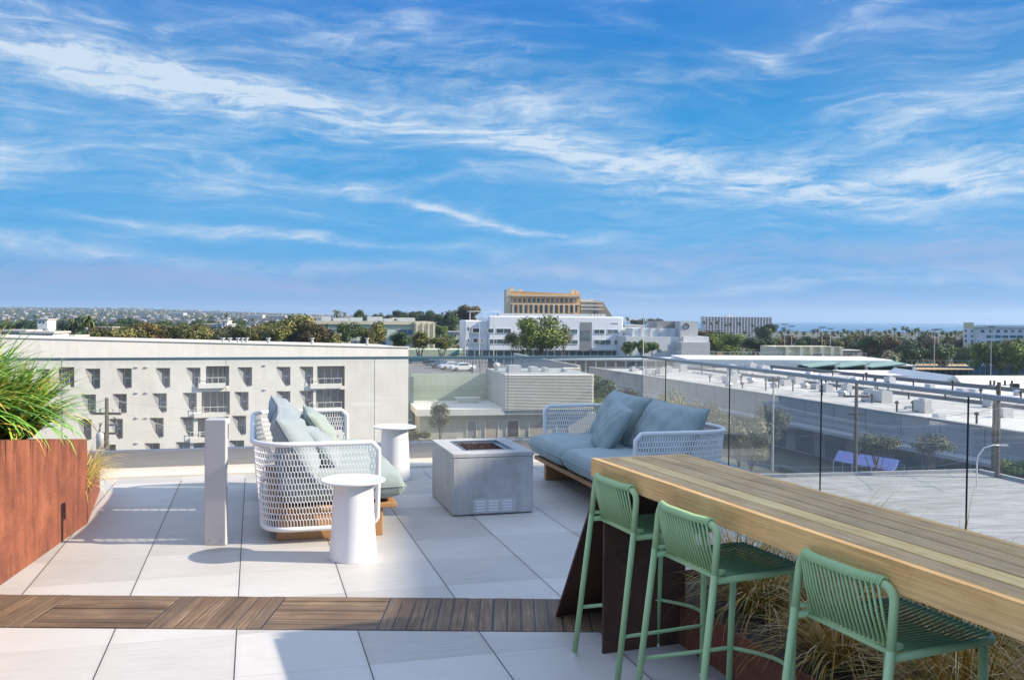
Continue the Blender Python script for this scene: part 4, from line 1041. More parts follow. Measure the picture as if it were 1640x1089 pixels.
def palm_mesh(seed, fronds=34, skinny=True, R=1.0):
    rnd = random.Random(seed); b = MB()
    for k in range(fronds):
        th = rnd.uniform(0, 2*pi); el_ = rnd.uniform(-.9, 1.3); d = Vector((cos(th), sin(th), 0)); p = Vector((0, 0, 0)); a = el_; prev = None; seg = 6
        L = rnd.uniform(.8, 1.1)*R; vs = []; side = Vector((-sin(th), cos(th), 0))
        for i in range(seg+1):
            t = i/seg; w = (.05+.32*t*(1-t)*1.6)*R*.5*(1 if i < seg else .1); up_ = Vector((0, 0, 1))*w*.4
            vs += [p+side*w-up_, p, p-side*w-up_]
            p = p+(d*cos(a)+Vector((0, 0, 1))*sin(a))*L/seg; a -= .36
        b.add(vs, [f for i in range(seg) for f in ((3*i, 3*i+1, 3*i+4, 3*i+3), (3*i+1, 3*i+2, 3*i+5, 3*i+4))])
    o = b.build('palm_fronds', M['leaf_palm']); me = o.data; bpy.data.objects.remove(o); return me
PM = [palm_mesh(s) for s in (1, 2, 3)]
b = MB(); b.tube([(0, 0, 0), (.01, 0, .5), (0, 0, 1)], [.022, .016, .013], 7); o = b.build('palm_trunk', M['bark']); PT = o.data; bpy.data.objects.remove(o)
def palm(x, ytop, Y, w, label, group=None, parts=True, zbase=GZ):
    global tcount; tcount += 1; rnd = random.Random(tcount*7)
    p = at(x, ytop, Y); W = w*Y/FPX; H = p.z-zbase-W*.45
    root = thing('palm_tree', label, 'palm tree', (p.x, p.y, zbase), 0, group)
    c = bpy.data.objects.new('crown', rnd.choice(PM)); COL.objects.link(c); c.parent = root; c.location = (0, 0, H); c.scale = (W/1.9,)*3; c.rotation_euler = (0, 0, rnd.uniform(0, 6))
    t = bpy.data.objects.new('trunk', PT); COL.objects.link(t); t.parent = root; th = max(8., W*.9); t.scale = (th, th, H)
    return root

def all_trees():
    R = random.Random(77)
    # belt of olive/brown trees behind the white apartment building
    g1 = 'olive trees in the belt behind the white apartment block'
    xs = [(30, 536, 60, 'dark'), (62, 532, 50, 'olive'), (92, 530, 52, 'olive'), (158, 531, 55, 'olive'), (182, 521, 60, 'olive'), (214, 519, 62, 'olive'), (246, 517, 66, 'russet'), (280, 521, 56, 'olive'), (312, 519, 60, 'olive'), (345, 524, 50, 'dusty'),
          (378, 524, 56, 'olive'), (408, 520, 56, 'russet'), (436, 516, 52, 'olive'), (474, 502, 70, 'olive'), (500, 518, 50, 'russet'), (525, 528, 40, 'olive')]
    for i, (x, y, w, k) in enumerate(xs):
        tree(x, y-4, 215+R.uniform(-20, 25), w*1.12, {'olive': 'bushy olive tree in the belt behind the white apartment block', 'russet': 'brownish tree in the belt behind the white apartment block', 'dusty': 'dusty grey green tree in the belt behind the white apartment block', 'dark': 'dark tree behind the roof at the far left'}[k] if x != 474 else 'tallest olive tree of the belt, left of the mint building', k, g1 if x != 474 else None, ybot=y+46)
    for i in range(17):
        x = 165+i*25+R.uniform(-6, 6); k = R.choice(('olive', 'olive', 'dark', 'russet')); tree(x, R.uniform(520, 529), 250+R.uniform(-10, 20), R.uniform(46, 60), 'lower tree filling the second row of the belt behind the white apartment block', k, 'second row of trees behind the white apartment block', ybot=556)
    tree(562, 512, 205, 46, 'round dark tree before the mint building', 'dark', ybot=552)
    tree(606, 514, 205, 44, 'thin branched tree before the middle of the mint building', 'olive', ybot=556)
    tree(590, 524, 200, 34, 'lower loose tree between the two taller ones before the mint building', 'olive', ybot=556)
    tree(640, 531, 205, 36, 'small dark tree right of centre before the mint building', 'dark', ybot=560)
    tree(672, 530, 215, 44, 'olive tree at the right end of the mint building', 'olive', ybot=560)
    tree(708, 536, 215, 46, 'olive tree between the mint and the white office building', 'olive', ybot=562)
    # further trees on the skyline between x 380 and 760
    g2 = 'dark trees on the skyline behind the mint building'
    for x, y, w, Y in ((120, 506, 60, 420), (170, 512, 46, 420), (60, 510, 60, 450), (20, 512, 50, 450), (215, 508, 54, 480), (255, 512, 50, 500), (330, 510, 60, 520), (380, 512, 50, 520), (430, 512, 50, 500), (300, 514, 40, 500), (90, 514, 50, 430),
                       (575, 496, 26, 520), (600, 502, 30, 520), (640, 497, 34, 560), (668, 497, 34, 560), (690, 497, 30, 560), (711, 503, 36, 470), (620, 503, 30, 560)):
        tree(x, y, Y, w, 'dark rounded tree on the skyline at left' if x < 500 else 'dark rounded tree on the skyline behind the mint building', 'dark', g2 if x > 500 else 'dark trees on the skyline at left', ybot=y+max(24, w*.6))
    tree(745, 486, 430, 52, 'large dark round tree rising left of the white office building', 'russet', ybot=532)
    tree(722, 498, 420, 34, 'dark tree touching the large round one left of the office building', 'dark', ybot=540)
    tree(705, 520, 360, 30, 'fresh green tree below the dark ones left of the office building', 'lime', ybot=548)
    tree(664, 503, 560, 30, 'dark tree crown just right of the mint building roof', 'dark', ybot=520)
    # the big green tree in front of the office building
    tree(866, 503, 255, 90, 'big bright green tree in front of the white office building', 'round', ybot=568)
    tree(822, 527, 262, 34, 'thin dark tree at the left side of the big green tree', 'dusty', ybot=562)
    tree(903, 520, 262, 30, 'thin dark tree at the right side of the big green tree', 'dusty', ybot=560)
    # palms/small round trees by concrete building
    for x, y, w in ((1010, 546, 24), (1027, 544, 22), (1044, 545, 22), (1004, 552, 18)): tree(x, y, 300, w, 'small clipped green tree before the concrete clock building', 'lime', 'small trees before the clock building', ybot=568)
    tree(1163, 532, 330, 56, 'bright green tree right of the concrete clock building', 'lime', ybot=570)
    tree(1148, 530, 345, 44, 'dark tree overlapping the bright green one by the clock building', 'dark', ybot=566)
    tree(1214, 536, 335, 58, 'dark green tree right of the bright green one', 'dark', ybot=568)
    tree(1226, 517, 480, 40, 'blue green tree before the right end of the tower block', 'dark', ybot=550)
    tree(1130, 527, 420, 40, 'olive tree at the left foot of the tower block', 'russet', ybot=545)
    tree(1050, 508, 560, 26, 'dark tree behind the concrete clock building roof', 'dark', ybot=526); tree(1022, 510, 600, 26, 'dark tree behind the low roof left of the clock building', 'dark', ybot=526)
    # right side groups
    tree(1412, 532, 330, 60, 'russet green tree right of the cream panel wall', 'russet', ybot=572); tree(1390, 536, 330, 44, 'dark green tree beside the russet one', 'dark', ybot=572)
    tree(1370, 548, 420, 30, 'low dark tree beyond the end of the cream panel wall', 'dark', ybot=566)
    tree(1465, 548, 310, 56, 'dark blue green tree left of the tall light pole', 'dark', ybot=592); tree(1505, 546, 310, 50, 'dark tree right of the tall light pole', 'dark', ybot=592)
    tree(1545, 552, 330, 40, 'dark tree below the left corner of the white hotel', 'dark', ybot=590)
    for i, (x, y, w) in enumerate(((1582, 541, 50), (1606, 542, 50), (1632, 541, 52), (1655, 543, 50))): tree(x, y, 300, w, ['leafy yellow green tree below the left of the white hotel', 'middle yellow green tree below the white hotel', 'yellow green tree below the white hotel at the picture edge', 'yellow green tree just past the picture edge'][i], 'lime' if i != 1 else 'olive', ybot=598)
    for x, y, Y, w, k in ((1255, 535, 420, 44, 'russet'), (1285, 537, 430, 40, 'dark'), (1318, 536, 440, 44, 'russet'), (1352, 538, 440, 40, 'olive'), (1378, 534, 450, 44, 'russet'), (1430, 534, 420, 50, 'russet'), (1450, 540, 400, 44, 'dark'), (1485, 536, 430, 50, 'russet'), (1520, 537, 430, 44, 'olive'), (1400, 542, 400, 40, 'dark'), (1540, 540, 420, 40, 'russet')):
        tree(x, y, Y, w, 'rusty brown tree in the wooded belt under the skyline palms' if k == 'russet' else 'green tree in the wooded belt under the skyline palms', k, 'wooded belt under the skyline palms', ybot=y+30)
    # street trees by the mall wall
    tree(965, 600, 165, 66, 'dark bushy tree between the ribbed warehouse and the mall', 'dark', ybot=650); tree(992, 622, 150, 50, 'olive tree at the left end of the mall wall', 'olive', ybot=668)
    tree(955, 634, 140, 44, 'lime green bush at the right corner of the ribbed warehouse', 'lime', ybot=665)
    tree(1060, 628, 130, 70, 'dry olive tree behind the back cushions of the right sofa', 'olive', ybot=690); tree(1105, 640, 122, 60, 'dusty tree between two poles beyond the right sofa', 'dusty', ybot=700)
    tree(1185, 655, 96, 92, 'big dusty olive tree just right of the woven sofa arm', 'dusty', ybot=738); tree(1232, 644, 108, 64, 'dark tree with a dense top beside the grey street pole', 'dusty', ybot=712)
    tree(1403, 688, 86, 76, 'round dusty street tree before the mall wall, left of two', 'dusty', ybot=736); tree(1488, 690, 82, 80, 'round dusty street tree before the mall wall, right of two', 'dusty', ybot=738)
    tree(1630, 734, 82, 80, 'bright green bushy tree at the right picture edge by the lamp', 'lime', ybot=778)
    for x, y, Y, w, yb in ((1018, 618, 140, 60, 680), (1036, 640, 132, 56, 690), (1082, 616, 134, 58, 680), (1130, 634, 122, 56, 700), (1150, 664, 108, 60, 728), (1088, 668, 118, 52, 712)):
        tree(x, y, Y, w, 'dense tree in the leafy row between the right sofa and the mall wall', 'dusty' if x % 4 else 'dark', 'row of street trees beyond the right sofa', ybot=yb)
    tree(1205, 690, 90, 60, 'low dry tree crown right below the big dusty olive tree', 'dusty', ybot=745)
    tree(705, 640, 116, 40, 'thin pale tree in front of the loading doors', 'dusty', ybot=692)
    for x, y, w in ((660, 688, 26), (672, 692, 24), (684, 690, 20)): tree(x, y, 112, w, 'low yellow flowering bush behind the far side table', 'olive', 'low bushes by the loading doors', ybot=704, name='bush', cat='bush')
    # two big palms at left and one on the skyline
    palm(118, 500, 190, 36, 'darker left palm of the pair above the apartment roof'); palm(142, 495, 190, 38, 'taller right palm of the pair above the apartment roof')
    palm(540, 491, 420, 22, 'spiky palm on the skyline above the mint building')
    gp = 'thin palms along the skyline at right'; R2 = random.Random(4)
    for x, y in ((1310, 526), (1352, 526), (1364, 529), (1375, 527), (1404, 529), (1418, 528), (1452, 523), (1461, 528), (1477, 529), (1496, 530), (1510, 528), (1524, 529), (1535, 530), (1303, 526), (1316, 531), (1342, 529), (1348, 531), (1357, 528), (1369, 531), (1382, 528), (1391, 527), (1425, 527), (1433, 524), (1446, 522), (1456, 526), (1466, 525), (1471, 524), (1485, 528), (1482, 531), (1490, 530), (1517, 530), (1530, 528), (1540, 529),
                 (1288, 530), (1276, 528), (1263, 527), (1252, 529), (1256, 523), (1335, 529), (1410, 529), (1500, 532), (1322, 529), (1400, 530), (1440, 530)):
        palm(x, y-2.5, R2.uniform(430, 560), R2.uniform(11, 15), 'tiny thin palm on the skyline between tower block and hotel', gp)
    for x, y in ((1128, 511), (1140, 512), (1149, 511), (1162, 514), (1170, 513), (1184, 513), (1205, 515), (1193, 527), (1098, 514), (1245, 516), (1030, 507), (1005, 505)):
        palm(x, y, 560, 11, 'tiny thin palm before the white tower block' if x > 1100 else 'tiny palm on the skyline right of the office building', 'thin palms near the tower block')
    for x, y in ((610, 498), (632, 496), (650, 497), (657, 497), (700, 500), (708, 497), (384, 506), (363, 499), (373, 508), (338, 503), (57, 501), (105, 503), (405, 506), (552, 497)):
        palm(x, y, 620, 11, 'tiny palm on the hazy skyline left of the office building', 'tiny palms on the left skyline')
all_trees()

# ------------------------------------------------------------------ far buildings
WF = wallmat('window_frame_grey', (.5, .5, .5))
def office():
    F = Fac(745, 322, .16)
    root = F.thing('office_building', 'white three storey office building with ribbon windows behind the big green tree', 'building')
    wm = wallmat('office_white', (.78, .79, .80), .03, .3)
    a, zt = F.pt(783, 506); b_, _ = F.pt(998, 510); zb = F.pt(880, 562)[1]
    zt2 = F.pt(760, 513)[1]; aL = F.pt(745, 520)[0]
    b = MB(); b.box(a, b_, 0, 22, zb, zt); b.box(aL, a-.01, 1.5, 20, zb, zt2); b.build('wall', wm, root, bevel=.4, seg=3)
    b = MB(); b.box(aL+.6, b_-.5, 2.2, 19, GZ, zb-.002); b.build('ground_floor', M['window'], root)
    b = MB()
    for k in range(22): xx = aL+1+k*(b_-aL-2)/21; b.box(xx-.2, xx+.2, 1.9, 2.19, GZ, zb-.002)
    b.build('ground_floor_frame', wm, root)
    g0, zg = F.pt(929, 516); g1, _ = F.pt(948, 516)
    b = MB(); b.box(g0, g1, -.05, .5, zb, zg); e = b.build('entrance_bay', wallmat('office_grey', (.24, .25, .25)), root)
    b = MB(); p0 = F.pt(930.5, 529); p1 = F.pt(945, 545); b.box(p0[0], p1[0], -.12, -.06, p1[1], p0[1]); b.build('bay_glass', M['window'], e)
    windows(F, root, [(781, 526.5, 791, 533), (795, 526.5, 818, 533.5), (784, 543.5, 817, 550.5), (893, 527.5, 924.5, 534), (893, 544.5, 925, 551), (952, 528, 968, 534.5), (973, 528, 990, 534.5), (952, 544.5, 978, 551.5), (984, 544.5, 989, 551.5),
                      (757, 526, 768, 532.5), (748, 524, 751, 530), (753, 525, 755, 531), (758, 542, 765, 548.5), (770, 542.5, 773, 549), (749, 543, 752, 548), (838, 527, 880, 533.5), (838, 544, 880, 550.5)], frame=(wm, .12, 2.2))
    b = MB(); zt_ = zt
    u0 = F.pt(755, 503)[0]; u1 = F.pt(803, 503)[0]; zq = F.pt(780, 498)[1]
    for xx in (u0, (u0+u1)/2, u1): b.box(xx-.12, xx+.12, 4, 4.25, zt2, zq)
    b.box(u0, u1, 4, 4.25, zq-.25, zq); b.box(u0, u0+.25, 4, 14, zq-.25, zq); b.box(u1-.25, u1, 4, 14, zq-.25, zq)
    b.build('roof_pergola', M['white'], root)
    b = MB(); p = F.pt(805, 503)[0]; q = F.pt(976, 503)[0]; b.box(p, q, 5, 14, zt+.002, zt+1.0); b.box(F.pt(892, 500)[0], F.pt(895, 500)[0], -.3, 0, zt-2, zt+.3); b.build('roof_plant', wallmat('roof_grey', (.45, .46, .47)), root)
    b = MB(); 
    for x in (951, 956, 961, 967): p = F.pt(x, 505)[0]; b.box(p, p+.8, 3, 4, zt+.002, zt+1.0)
    b.build('rooftop_unit', M['boll'], root)
    b = MB(); p = F.pt(979, 517); q = F.pt(990, 519); b.box(p[0], q[0], -.08, -.002, q[1], p[1]); b.build('wall_sign', wallmat('sign_grey', (.35, .37, .4)), root)
office()
def brutalist():
    F = Fac(811, 640, .12)
    root = F.thing('concrete_hotel', 'ochre concrete hotel with rows of deep window bays rising behind the white office building', 'building')
    wm = wallmat('ochre_concrete', (.66, .40, .15), .18, .08); pale = wallmat('pale_concrete', (.70, .56, .38), .08, .1); dk = wallmat('olive_concrete', (.33, .27, .19), .1, .1)
    A = lambda x, y, d=0: F.pt(x, y, d)
    x0, zt = A(818, 466); x1, _ = A(929, 471); z2 = A(929, 471)[1]; zb = A(870, 506)[1]-8
    b = MB(); b.add([(x0, 0, zb), (x1, 0, zb), (x1, 0, z2), (x0, 0, zt), (x0, 18, zb), (x1, 18, zb), (x1, 18, z2), (x0, 18, zt)], [(0, 1, 2, 3), (1, 5, 6, 2), (3, 2, 6, 7), (0, 3, 7, 4), (4, 7, 6, 5)]); b.build('wall', wm, root)
    b = MB(); xa = A(811, 466)[0]; b.box(xa, x0-.01, -.5, 14, GZ, A(815, 464)[1]); b.build('stair_tower', pale, root)
    # cornice band
    b = MB(); zc = A(870, 475)[1]; b.box(x0, x1, -1.0, -.01, zc, zc+1.0); zc2 = A(870, 487)[1]; b.box(x0, x1, -1.6, -.01, zc2-.6, zc2+.4); b.build('ledge', pale, root)
    n = 14; yt, yb = 477, 484
    for k in range(n):
        xx = 822+k*7.45; a, z1_ = A(xx, yt+.1*k*.3); c, z0_ = A(xx+4.6, yb+.05*k)
        w = MB(); w.box(a, c, -.3, .2, z0_, z1_); o = w.build('window', M['window'], root)
        h_ = MB(); h_.box(a-.35, a-.01, -1.2, .2, z0_-.3, z1_+.3); h_.box(a, c, -1.2, .2, z1_, z1_+.35); h_.build('hood', wm, o)
    for k in range(13):
        xx = 823+k*8.1; a, z1_ = A(xx, 489.5); c, z0_ = A(xx+4.5, 500)
        w = MB(); w.box(a, c, -.1, .2, z0_, z1_); o = w.build('window', M['window'], root)
        h_ = MB(); h_.box(a-1.3, a-.02, -2.2, .0, z0_-1, z1_+.4); h_.build('pier', wm if k % 2 else pale, o)
    # right: white stepped part and slanted dark end
    b = MB(); p = A(930, 480, 2)[0]; q = A(950, 480, 2)[0]; b.box(p, q, 2, 15, GZ, A(940, 480)[1]); b.build('side_block', pale, root)
    b = MB()
    for k in range(3): z = A(940, 484+k*6)[1]; b.box(p, A(966, 485)[0], .4, 1.99, z, z+.9)
    b.build('balcony_band', wallmat('cream_band', (.72, .68, .6)), root)
    e = [A(950, 481), A(966, 482), A(982, 507), A(950, 507)]
    b = MB(); b.add([(u_, 2.5, z) for u_, z in e]+[(u_, 14, z) for u_, z in e], [(0, 3, 2, 1), (4, 5, 6, 7), (0, 1, 5, 4), (1, 2, 6, 5), (2, 3, 7, 6), (3, 0, 4, 7)]); b.build('slanted_end', dk, root)
    for x, h_ in ((818, 3), (832, 1.5), (916, 2), (923, 1.2)): p = A(x, 465)[0]; b = MB(); b.box(p, p+2.5, 3, 6, z2-.5, zt+h_*.8); b.build('roof_plant', pale, root)
brutalist()
def clock_building():
    F = Fac(1003, 318, .14)
    root = F.thing('concrete_hall', 'pale concrete hall with blank panels and a round clock high on its tower', 'building')
    wm = wallmat('pale_render', (.62, .63, .62), .05, .2); w2 = wallmat('hall_concrete', (.50, .50, .49), .08, .2); dk = wallmat('hall_dark', (.25, .25, .24))
    A = F.pt; zg = GZ
    b = MB(); x0 = A(1003, 540)[0]; x1 = A(1093, 540)[0]; b.box(x0, x1, 0, 22, zg, A(1040, 539)[1]); b.box(x1+.01, A(1134, 540)[0], -1, 20, zg, A(1110, 539)[1]); b.build('wall', wm, root)
    b = MB(); b.box(A(1017, 530)[0], A(1088, 530)[0], 3, 20, A(1040, 539)[1]-.4, A(1050, 526)[1]); p = b.build('upper_block', wm, root)
    b = MB()
    for x in (1031, 1046, 1060, 1074): a = A(x, 530)[0]; b.box(a-.35, a+.35, 2.6, 2.99, A(1040, 538)[1], A(1050, 525.6)[1])
    b.build('panel_rib', w2, p)
    b = MB(); b.box(A(1061, 520)[0], A(1117, 520)[0], 6, 18, A(1070, 527)[1], A(1080, 514.5)[1]); b.build('rear_block', dk, root)
    b = MB(); b.box(A(1089, 520)[0], A(1117, 520)[0], -.6, 5.9, A(1100, 548)[1], A(1100, 514.5)[1]); tw = b.build('clock_tower', w2, root)
    cx_, cz_ = A(1098, 522.5); r_ = .95
    b = MB(); b.tube([(cx_+r_*cos(2*pi*k/24), -.68, cz_+r_*sin(2*pi*k/24)) for k in range(24)], .13, 6, closed=True); b.bar((cx_, -.7, cz_), (cx_+.35, -.7, cz_+.45), .12); b.bar((cx_, -.7, cz_), (cx_-.5, -.7, cz_-.1), .1); b.build('clock', M['black'], tw)
    b = MB(); b.box(A(1081, 550)[0], A(1126, 550)[0], -7, -1.01, zg, A(1100, 547)[1]); b.build('low_block', w2, root)
    windows(F, root, [(1053, 559, 1055.5, 564), (1056.5, 559, 1059, 564)])
    b = MB(); b.box(A(1042, 553)[0], A(1054, 553)[0], -1.5, -.01, A(1050, 554)[1], A(1050, 553)[1]); b.build('canopy', dk, root)
    G = Fac(1003, 420, .14); r2 = G.thing('low_hall', 'low white roofed hall left behind the concrete clock building', 'building'); b = MB(); b.box(G.pt(1000, 530)[0], G.pt(1032, 530)[0], 0, 15, GZ, G.pt(1010, 520)[1]); b.build('wall', wm, r2)
    windows(G, r2, [(1004, 527, 1016, 535)])
clock_building()
def tower_block():
    F = Fac(1127, 1150, .10)
    root = F.thing('tower_block', 'wide grey white high-rise slab with a fine grid of balconies on the skyline', 'building')
    wm = wallmat('tower_white', (.62, .60, .62), .04, .05)
    x0, _ = F.pt(1128, 520); x1, _ = F.pt(1235, 520); zt = F.pt(1180, 507.5)[1]; zb = GZ
    b = MB(); b.box(x0, x1, 0, 15, zb, zt); b.build('wall', wm, root)
    nf = 12; nc = 22; hf = (zt-F.pt(1180, 546)[1])/nf; cw = (x1-x0)/nc
    g_ = MB()
    for k in range(nc): g_.box(x0+k*cw+cw*.32, x0+(k+1)*cw-cw*.0, -.12, -.01, zt-nf*hf, zt-.8)
    g_.build('window_bays', M['window'], root)
    f = MB()
    for j in range(nf+1): f.box(x0, x1, -1.0, -.13, zt-j*hf-.75, zt-j*hf)
    f.build('balcony_bands', wm, root)
    f = MB(); 
    for k in range(nc+1): f.box(x0+k*cw-.25, x0+k*cw+.85, -1.3, -1.01, zt-nf*hf, zt)
    f.box(x0+30, x0+38, 4, 10, zt, zt+2.5); f.build('fins', wm, root)
tower_block()
def white_hotel():
    F = Fac(1542, 345, -.42)
    root = F.thing('white_hotel', 'white hotel with teal window bays and a taller cream corner at the right edge', 'building')
    wm = wallmat('hotel_white', (.66, .67, .72), .04, .1); cr = wallmat('hotel_cream', (.62, .60, .40), .06, .1); teal = wallmat('hotel_teal', (.03, .17, .24))
    A = F.pt; b = MB(); b.box(A(1559, 530)[0], A(1720, 530)[0], 0, 16, GZ, A(1600, 522.5)[1]); b.build('wall', wm, root)
    b = MB(); b.box(A(1543.5, 530)[0], A(1559, 530)[0]-.01, -1.2, 3, GZ, A(1550, 516.5)[1]); b.build('corner_tower', cr, root)
    b = MB(); b.box(A(1543.5, 530)[0], A(1559, 530)[0], -1.25, -1.201, A(1550, 550)[1], A(1550, 526)[1]); b.build('tower_lower_cladding', wm, root)
    rects = []
    for k, x in enumerate((1571, 1584, 1596, 1608, 1619, 1631, 1643)): rects += [(x, 528.5, x+5.5, 532.5)]
    windows(F, root, rects, frame=(wm, .15, 3))
    windows(F, root, [(x-3, 537, x+7, 541.5) for x in (1583, 1596, 1608, 1620, 1632, 1644)], wm=teal, name='teal_bay')
    windows(F, root, [(x-3, 545.5, x+7, 549.5) for x in (1583, 1596, 1608, 1620, 1632)], wm=teal, name='teal_bay')
    windows(F, root, [(1545, 528, 1548, 532), (1554.5, 528, 1558, 532), (1545, 536, 1548, 540), (1554.5, 536, 1558, 540), (1545, 544, 1548, 548), (1554.5, 544, 1558, 548)], proud=1.35)
    b = MB(); z = A(1600, 522.5)[1]; b.box(A(1559, 530)[0], A(1720, 530)[0], -.5, -.01, z-.6, z+.3); b.build('cornice', wm, root)
white_hotel()
def mint_building():
    F = Fac(505, 235, .20)
    root = F.thing('mint_building', 'pale mint green two storey building with blue windows behind loose trees', 'building')
    mint = wallmat('mint_render', (.50, .56, .46), .05, .2); cream = wallmat('mint_cream', (.60, .54, .40), .05, .2)
    A = F.pt; z = A(600, 516)[1]
    b = MB(); b.box(A(503, 530)[0], A(662, 530)[0], 0, 18, GZ, z); b.build('wall', mint, root)
    b = MB(); b.box(A(503, 530)[0]-.3, A(662, 530)[0]+.3, -.5, -.01, z-.6, z+.25); b.build('cornice', cream, root)
    b = MB(); b.box(A(662.3, 530)[0], A(693, 530)[0], -2.5, 16, GZ, A(670, 515)[1]); e = b.build('cream_wing', cream, root)
    b = MB(); 
    for x in (664, 674, 683, 691.5): a = A(x, 530)[0]; b.box(a, a+.5, -3.1, -2.51, GZ, A(x, 517)[1])
    b.build('pilaster', cream, e)
    bl = wallmat('blue_glass', (.07, .16, .25)); windows(F, root, [(525, 527, 543, 535.5), (570, 528, 577, 536), (637, 528, 660, 536.5), (565, 546, 582, 554), (608, 547, 618, 554), (533, 545, 542, 553), (606, 527.5, 620, 535)], wm=bl, frame=(WF, .15, 1.4))
    b = MB(); rnd = random.Random(1)
    for x in (515, 534, 560, 590, 618, 640): a = A(x, 512)[0]; w = rnd.uniform(2, 5); b.box(a, a+w, 5, 9, z-.01, z+rnd.uniform(.8, 1.6))
    b.build('rooftop_unit', M['boll'], root)
    # stepped blocks behind
    for (x0, x1, yt, Y, c, lb) in ((500, 530, 507, 330, (.45, .43, .42), 'grey roofed block behind the left of the mint building'), (628, 662, 508.5, 330, (.62, .55, .46), 'pink beige block on top right behind the mint building'), (590, 628, 510, 320, (.55, .56, .53), 'pale block behind the middle of the mint building')):
        G = Fac(x0, Y, .2); r2 = G.thing('office_block', lb, 'building'); b = MB(); b.box(0, G.pt(x1, 515)[0], 0, 14, GZ, G.pt(x0, yt)[1]); b.build('wall', wallmat('blk%d' % x0, c), r2)
        windows(G, r2, [(x0+3+k*7, yt+2.5, x0+7+k*7, yt+5) for k in range(int((x1-x0)/8))])
mint_building()
def cream_panels():
    F = Fac(1243, 300, .10); root = F.thing('cream_panel_building', 'cream windowless building with tall wall panels left of the russet tree', 'building')
    cr = wallmat('cream_panel', (.60, .57, .42), .05, .2); rib = wallmat('cream_rib', (.42, .40, .31)); A = F.pt
    b = MB(); b.box(A(1243, 560)[0], A(1347, 560)[0], 0, 14, GZ, A(1300, 555.5)[1]); b.build('wall', cr, root)
    b = MB()
    for x in (1258, 1281, 1297, 1314, 1330, 1345): a = A(x, 560)[0]; b.box(a-.45, a+.45, -1.4, -.01, GZ, A(1300, 555.8)[1])
    b.build('wall_rib', cr, root)
    b = MB(); zz = A(1300, 555.5)[1]; b.box(A(1243, 560)[0], A(1347, 560)[0], -.25, -.01, zz-.3, zz+.2); b.build('coping', rib, root)
    b = MB(); b.box(A(1300, 571)[0], A(1310, 571)[0], -3, -1.5, GZ, A(1300, 566)[1]); b.box(A(1320, 571)[0], A(1343, 571)[0], -3, -1.5, GZ, A(1300, 568.5)[1]); b.build('dark_shed', wallmat('shed_dark', (.08, .09, .09)), root)
    # long white low building with glazed bays nearer
    F = Fac(1105, 215, .0); root = F.thing('white_pavilion', 'long low white roofed pavilion with dark green glazed bays above the right rail', 'building')
    wh = wallmat('pavilion_white', (.78, .77, .72), .03, .1); A = F.pt
    b = MB(); b.box(A(1105, 580)[0], A(1447, 580)[0], 6, 26, A(1300, 585)[1]-3, A(1300, 577)[1]); b.build('roof', wh, root, bevel=.3)
    zf = A(1380, 585)[1]
    b = MB(); b.box(A(1290, 585)[0], A(1462, 585)[0], .3, 5.9, GZ, A(1380, 587)[1]); b.build('glazing', wallmat('pavilion_glass', (.02, .05, .05)), root)
    b = MB(); 
    for x in (1339, 1387, 1433, 1463): a = A(x, 590)[0]; b.box(a-.35, a+.35, -.4, .29, GZ, A(x, 586)[1])
    b.box(A(1433, 590)[0], A(1465, 590)[0], -.4, 6, A(1450, 587)[1], A(1450, 584.5)[1]); b.build('column', wh, root)
    b = MB(); tl = wallmat('pavilion_teal', (.22, .34, .30))
    for x0, x1 in ((1293, 1340), (1342, 1388), (1390, 1446)):
        a, c = A(x0, 590)[0], A(x1, 590)[0]; zl, zh = A(x0, 589)[1], A(x0, 583)[1]; b.add([(a, -2, zl), (c, -2, zh), (c, 5.8, zh+.3), (a, 5.8, zl+.3), (a, -2, zl+.25), (c, -2, zh+.25), (c, 5.8, zh+.55), (a, 5.8, zl+.55)], [(0, 1, 2, 3), (7, 6, 5, 4), (0, 4, 5, 1), (1, 5, 6, 2), (2, 6, 7, 3), (3, 7, 4, 0)])
    b.build('glass_canopy', tl, root)
    b = MB()
    z0 = A(1300, 577)[1]
    for k in range(46): a = A(1105, 580)[0]+k*(A(1440, 580)[0]-A(1105, 580)[0])/45; b.box(a-.04, a+.04, 20, 20.1, z0, z0+1.1)
    b.box(A(1105, 580)[0], A(1440, 580)[0], 20, 20.1, z0+1.05, z0+1.15); b.build('roof_railing', M['steel'], root)
    # tents at right
    F = Fac(1498, 165, .0); root = F.thing('white_tent_roof', 'pitched white fabric roof with small chimneys at the right edge', 'building'); A = F.pt
    x0 = A(1500, 618)[0]; xm = A(1529, 601)[0]; x1 = A(1548, 618)[0]; zr = A(1529, 601.5)[1]; ze = A(1500, 618)[1]; xe = A(1720, 605)[0]; tm = wallmat('tent_white', (.70, .68, .64), .08, .2)
    b = MB(); b.add([(x0, 0, ze), (xm, 0, zr), (x1, 0, ze), (x0, 26, ze), (xm, 26, zr), (x1, 26, ze)], [(0, 2, 1), (3, 4, 5), (0, 1, 4, 3), (1, 2, 5, 4)])
    b.add([(xm+.1, 2, zr-.1), (xe, 2, zr-.1), (xe, -7, ze-1.4), (x1-.3, -7, ze-1.4), (xm+.1, 14, ze), (xe, 14, ze)], [(0, 3, 2, 1), (0, 1, 5, 4)]); b.build('roof', tm, root)
    b = MB(); b.box(x0+.3, xe, .3, 24, GZ, ze-1.5); b.build('wall', wallmat('tent_wall', (.4, .41, .42)), root)
    b = MB(); 
    for x in (1577, 1583, 1600, 1611): a = A(x, 610)[0]; b.tube([(a, -2, ze-.3), (a, -2, ze+1.2)], .18, 8)
    a = A(1600, 618)[0]; b.box(a-.8, a+.4, -6, -5, ze-1.2, ze+.9); b.build('chimney', M['black'], root)
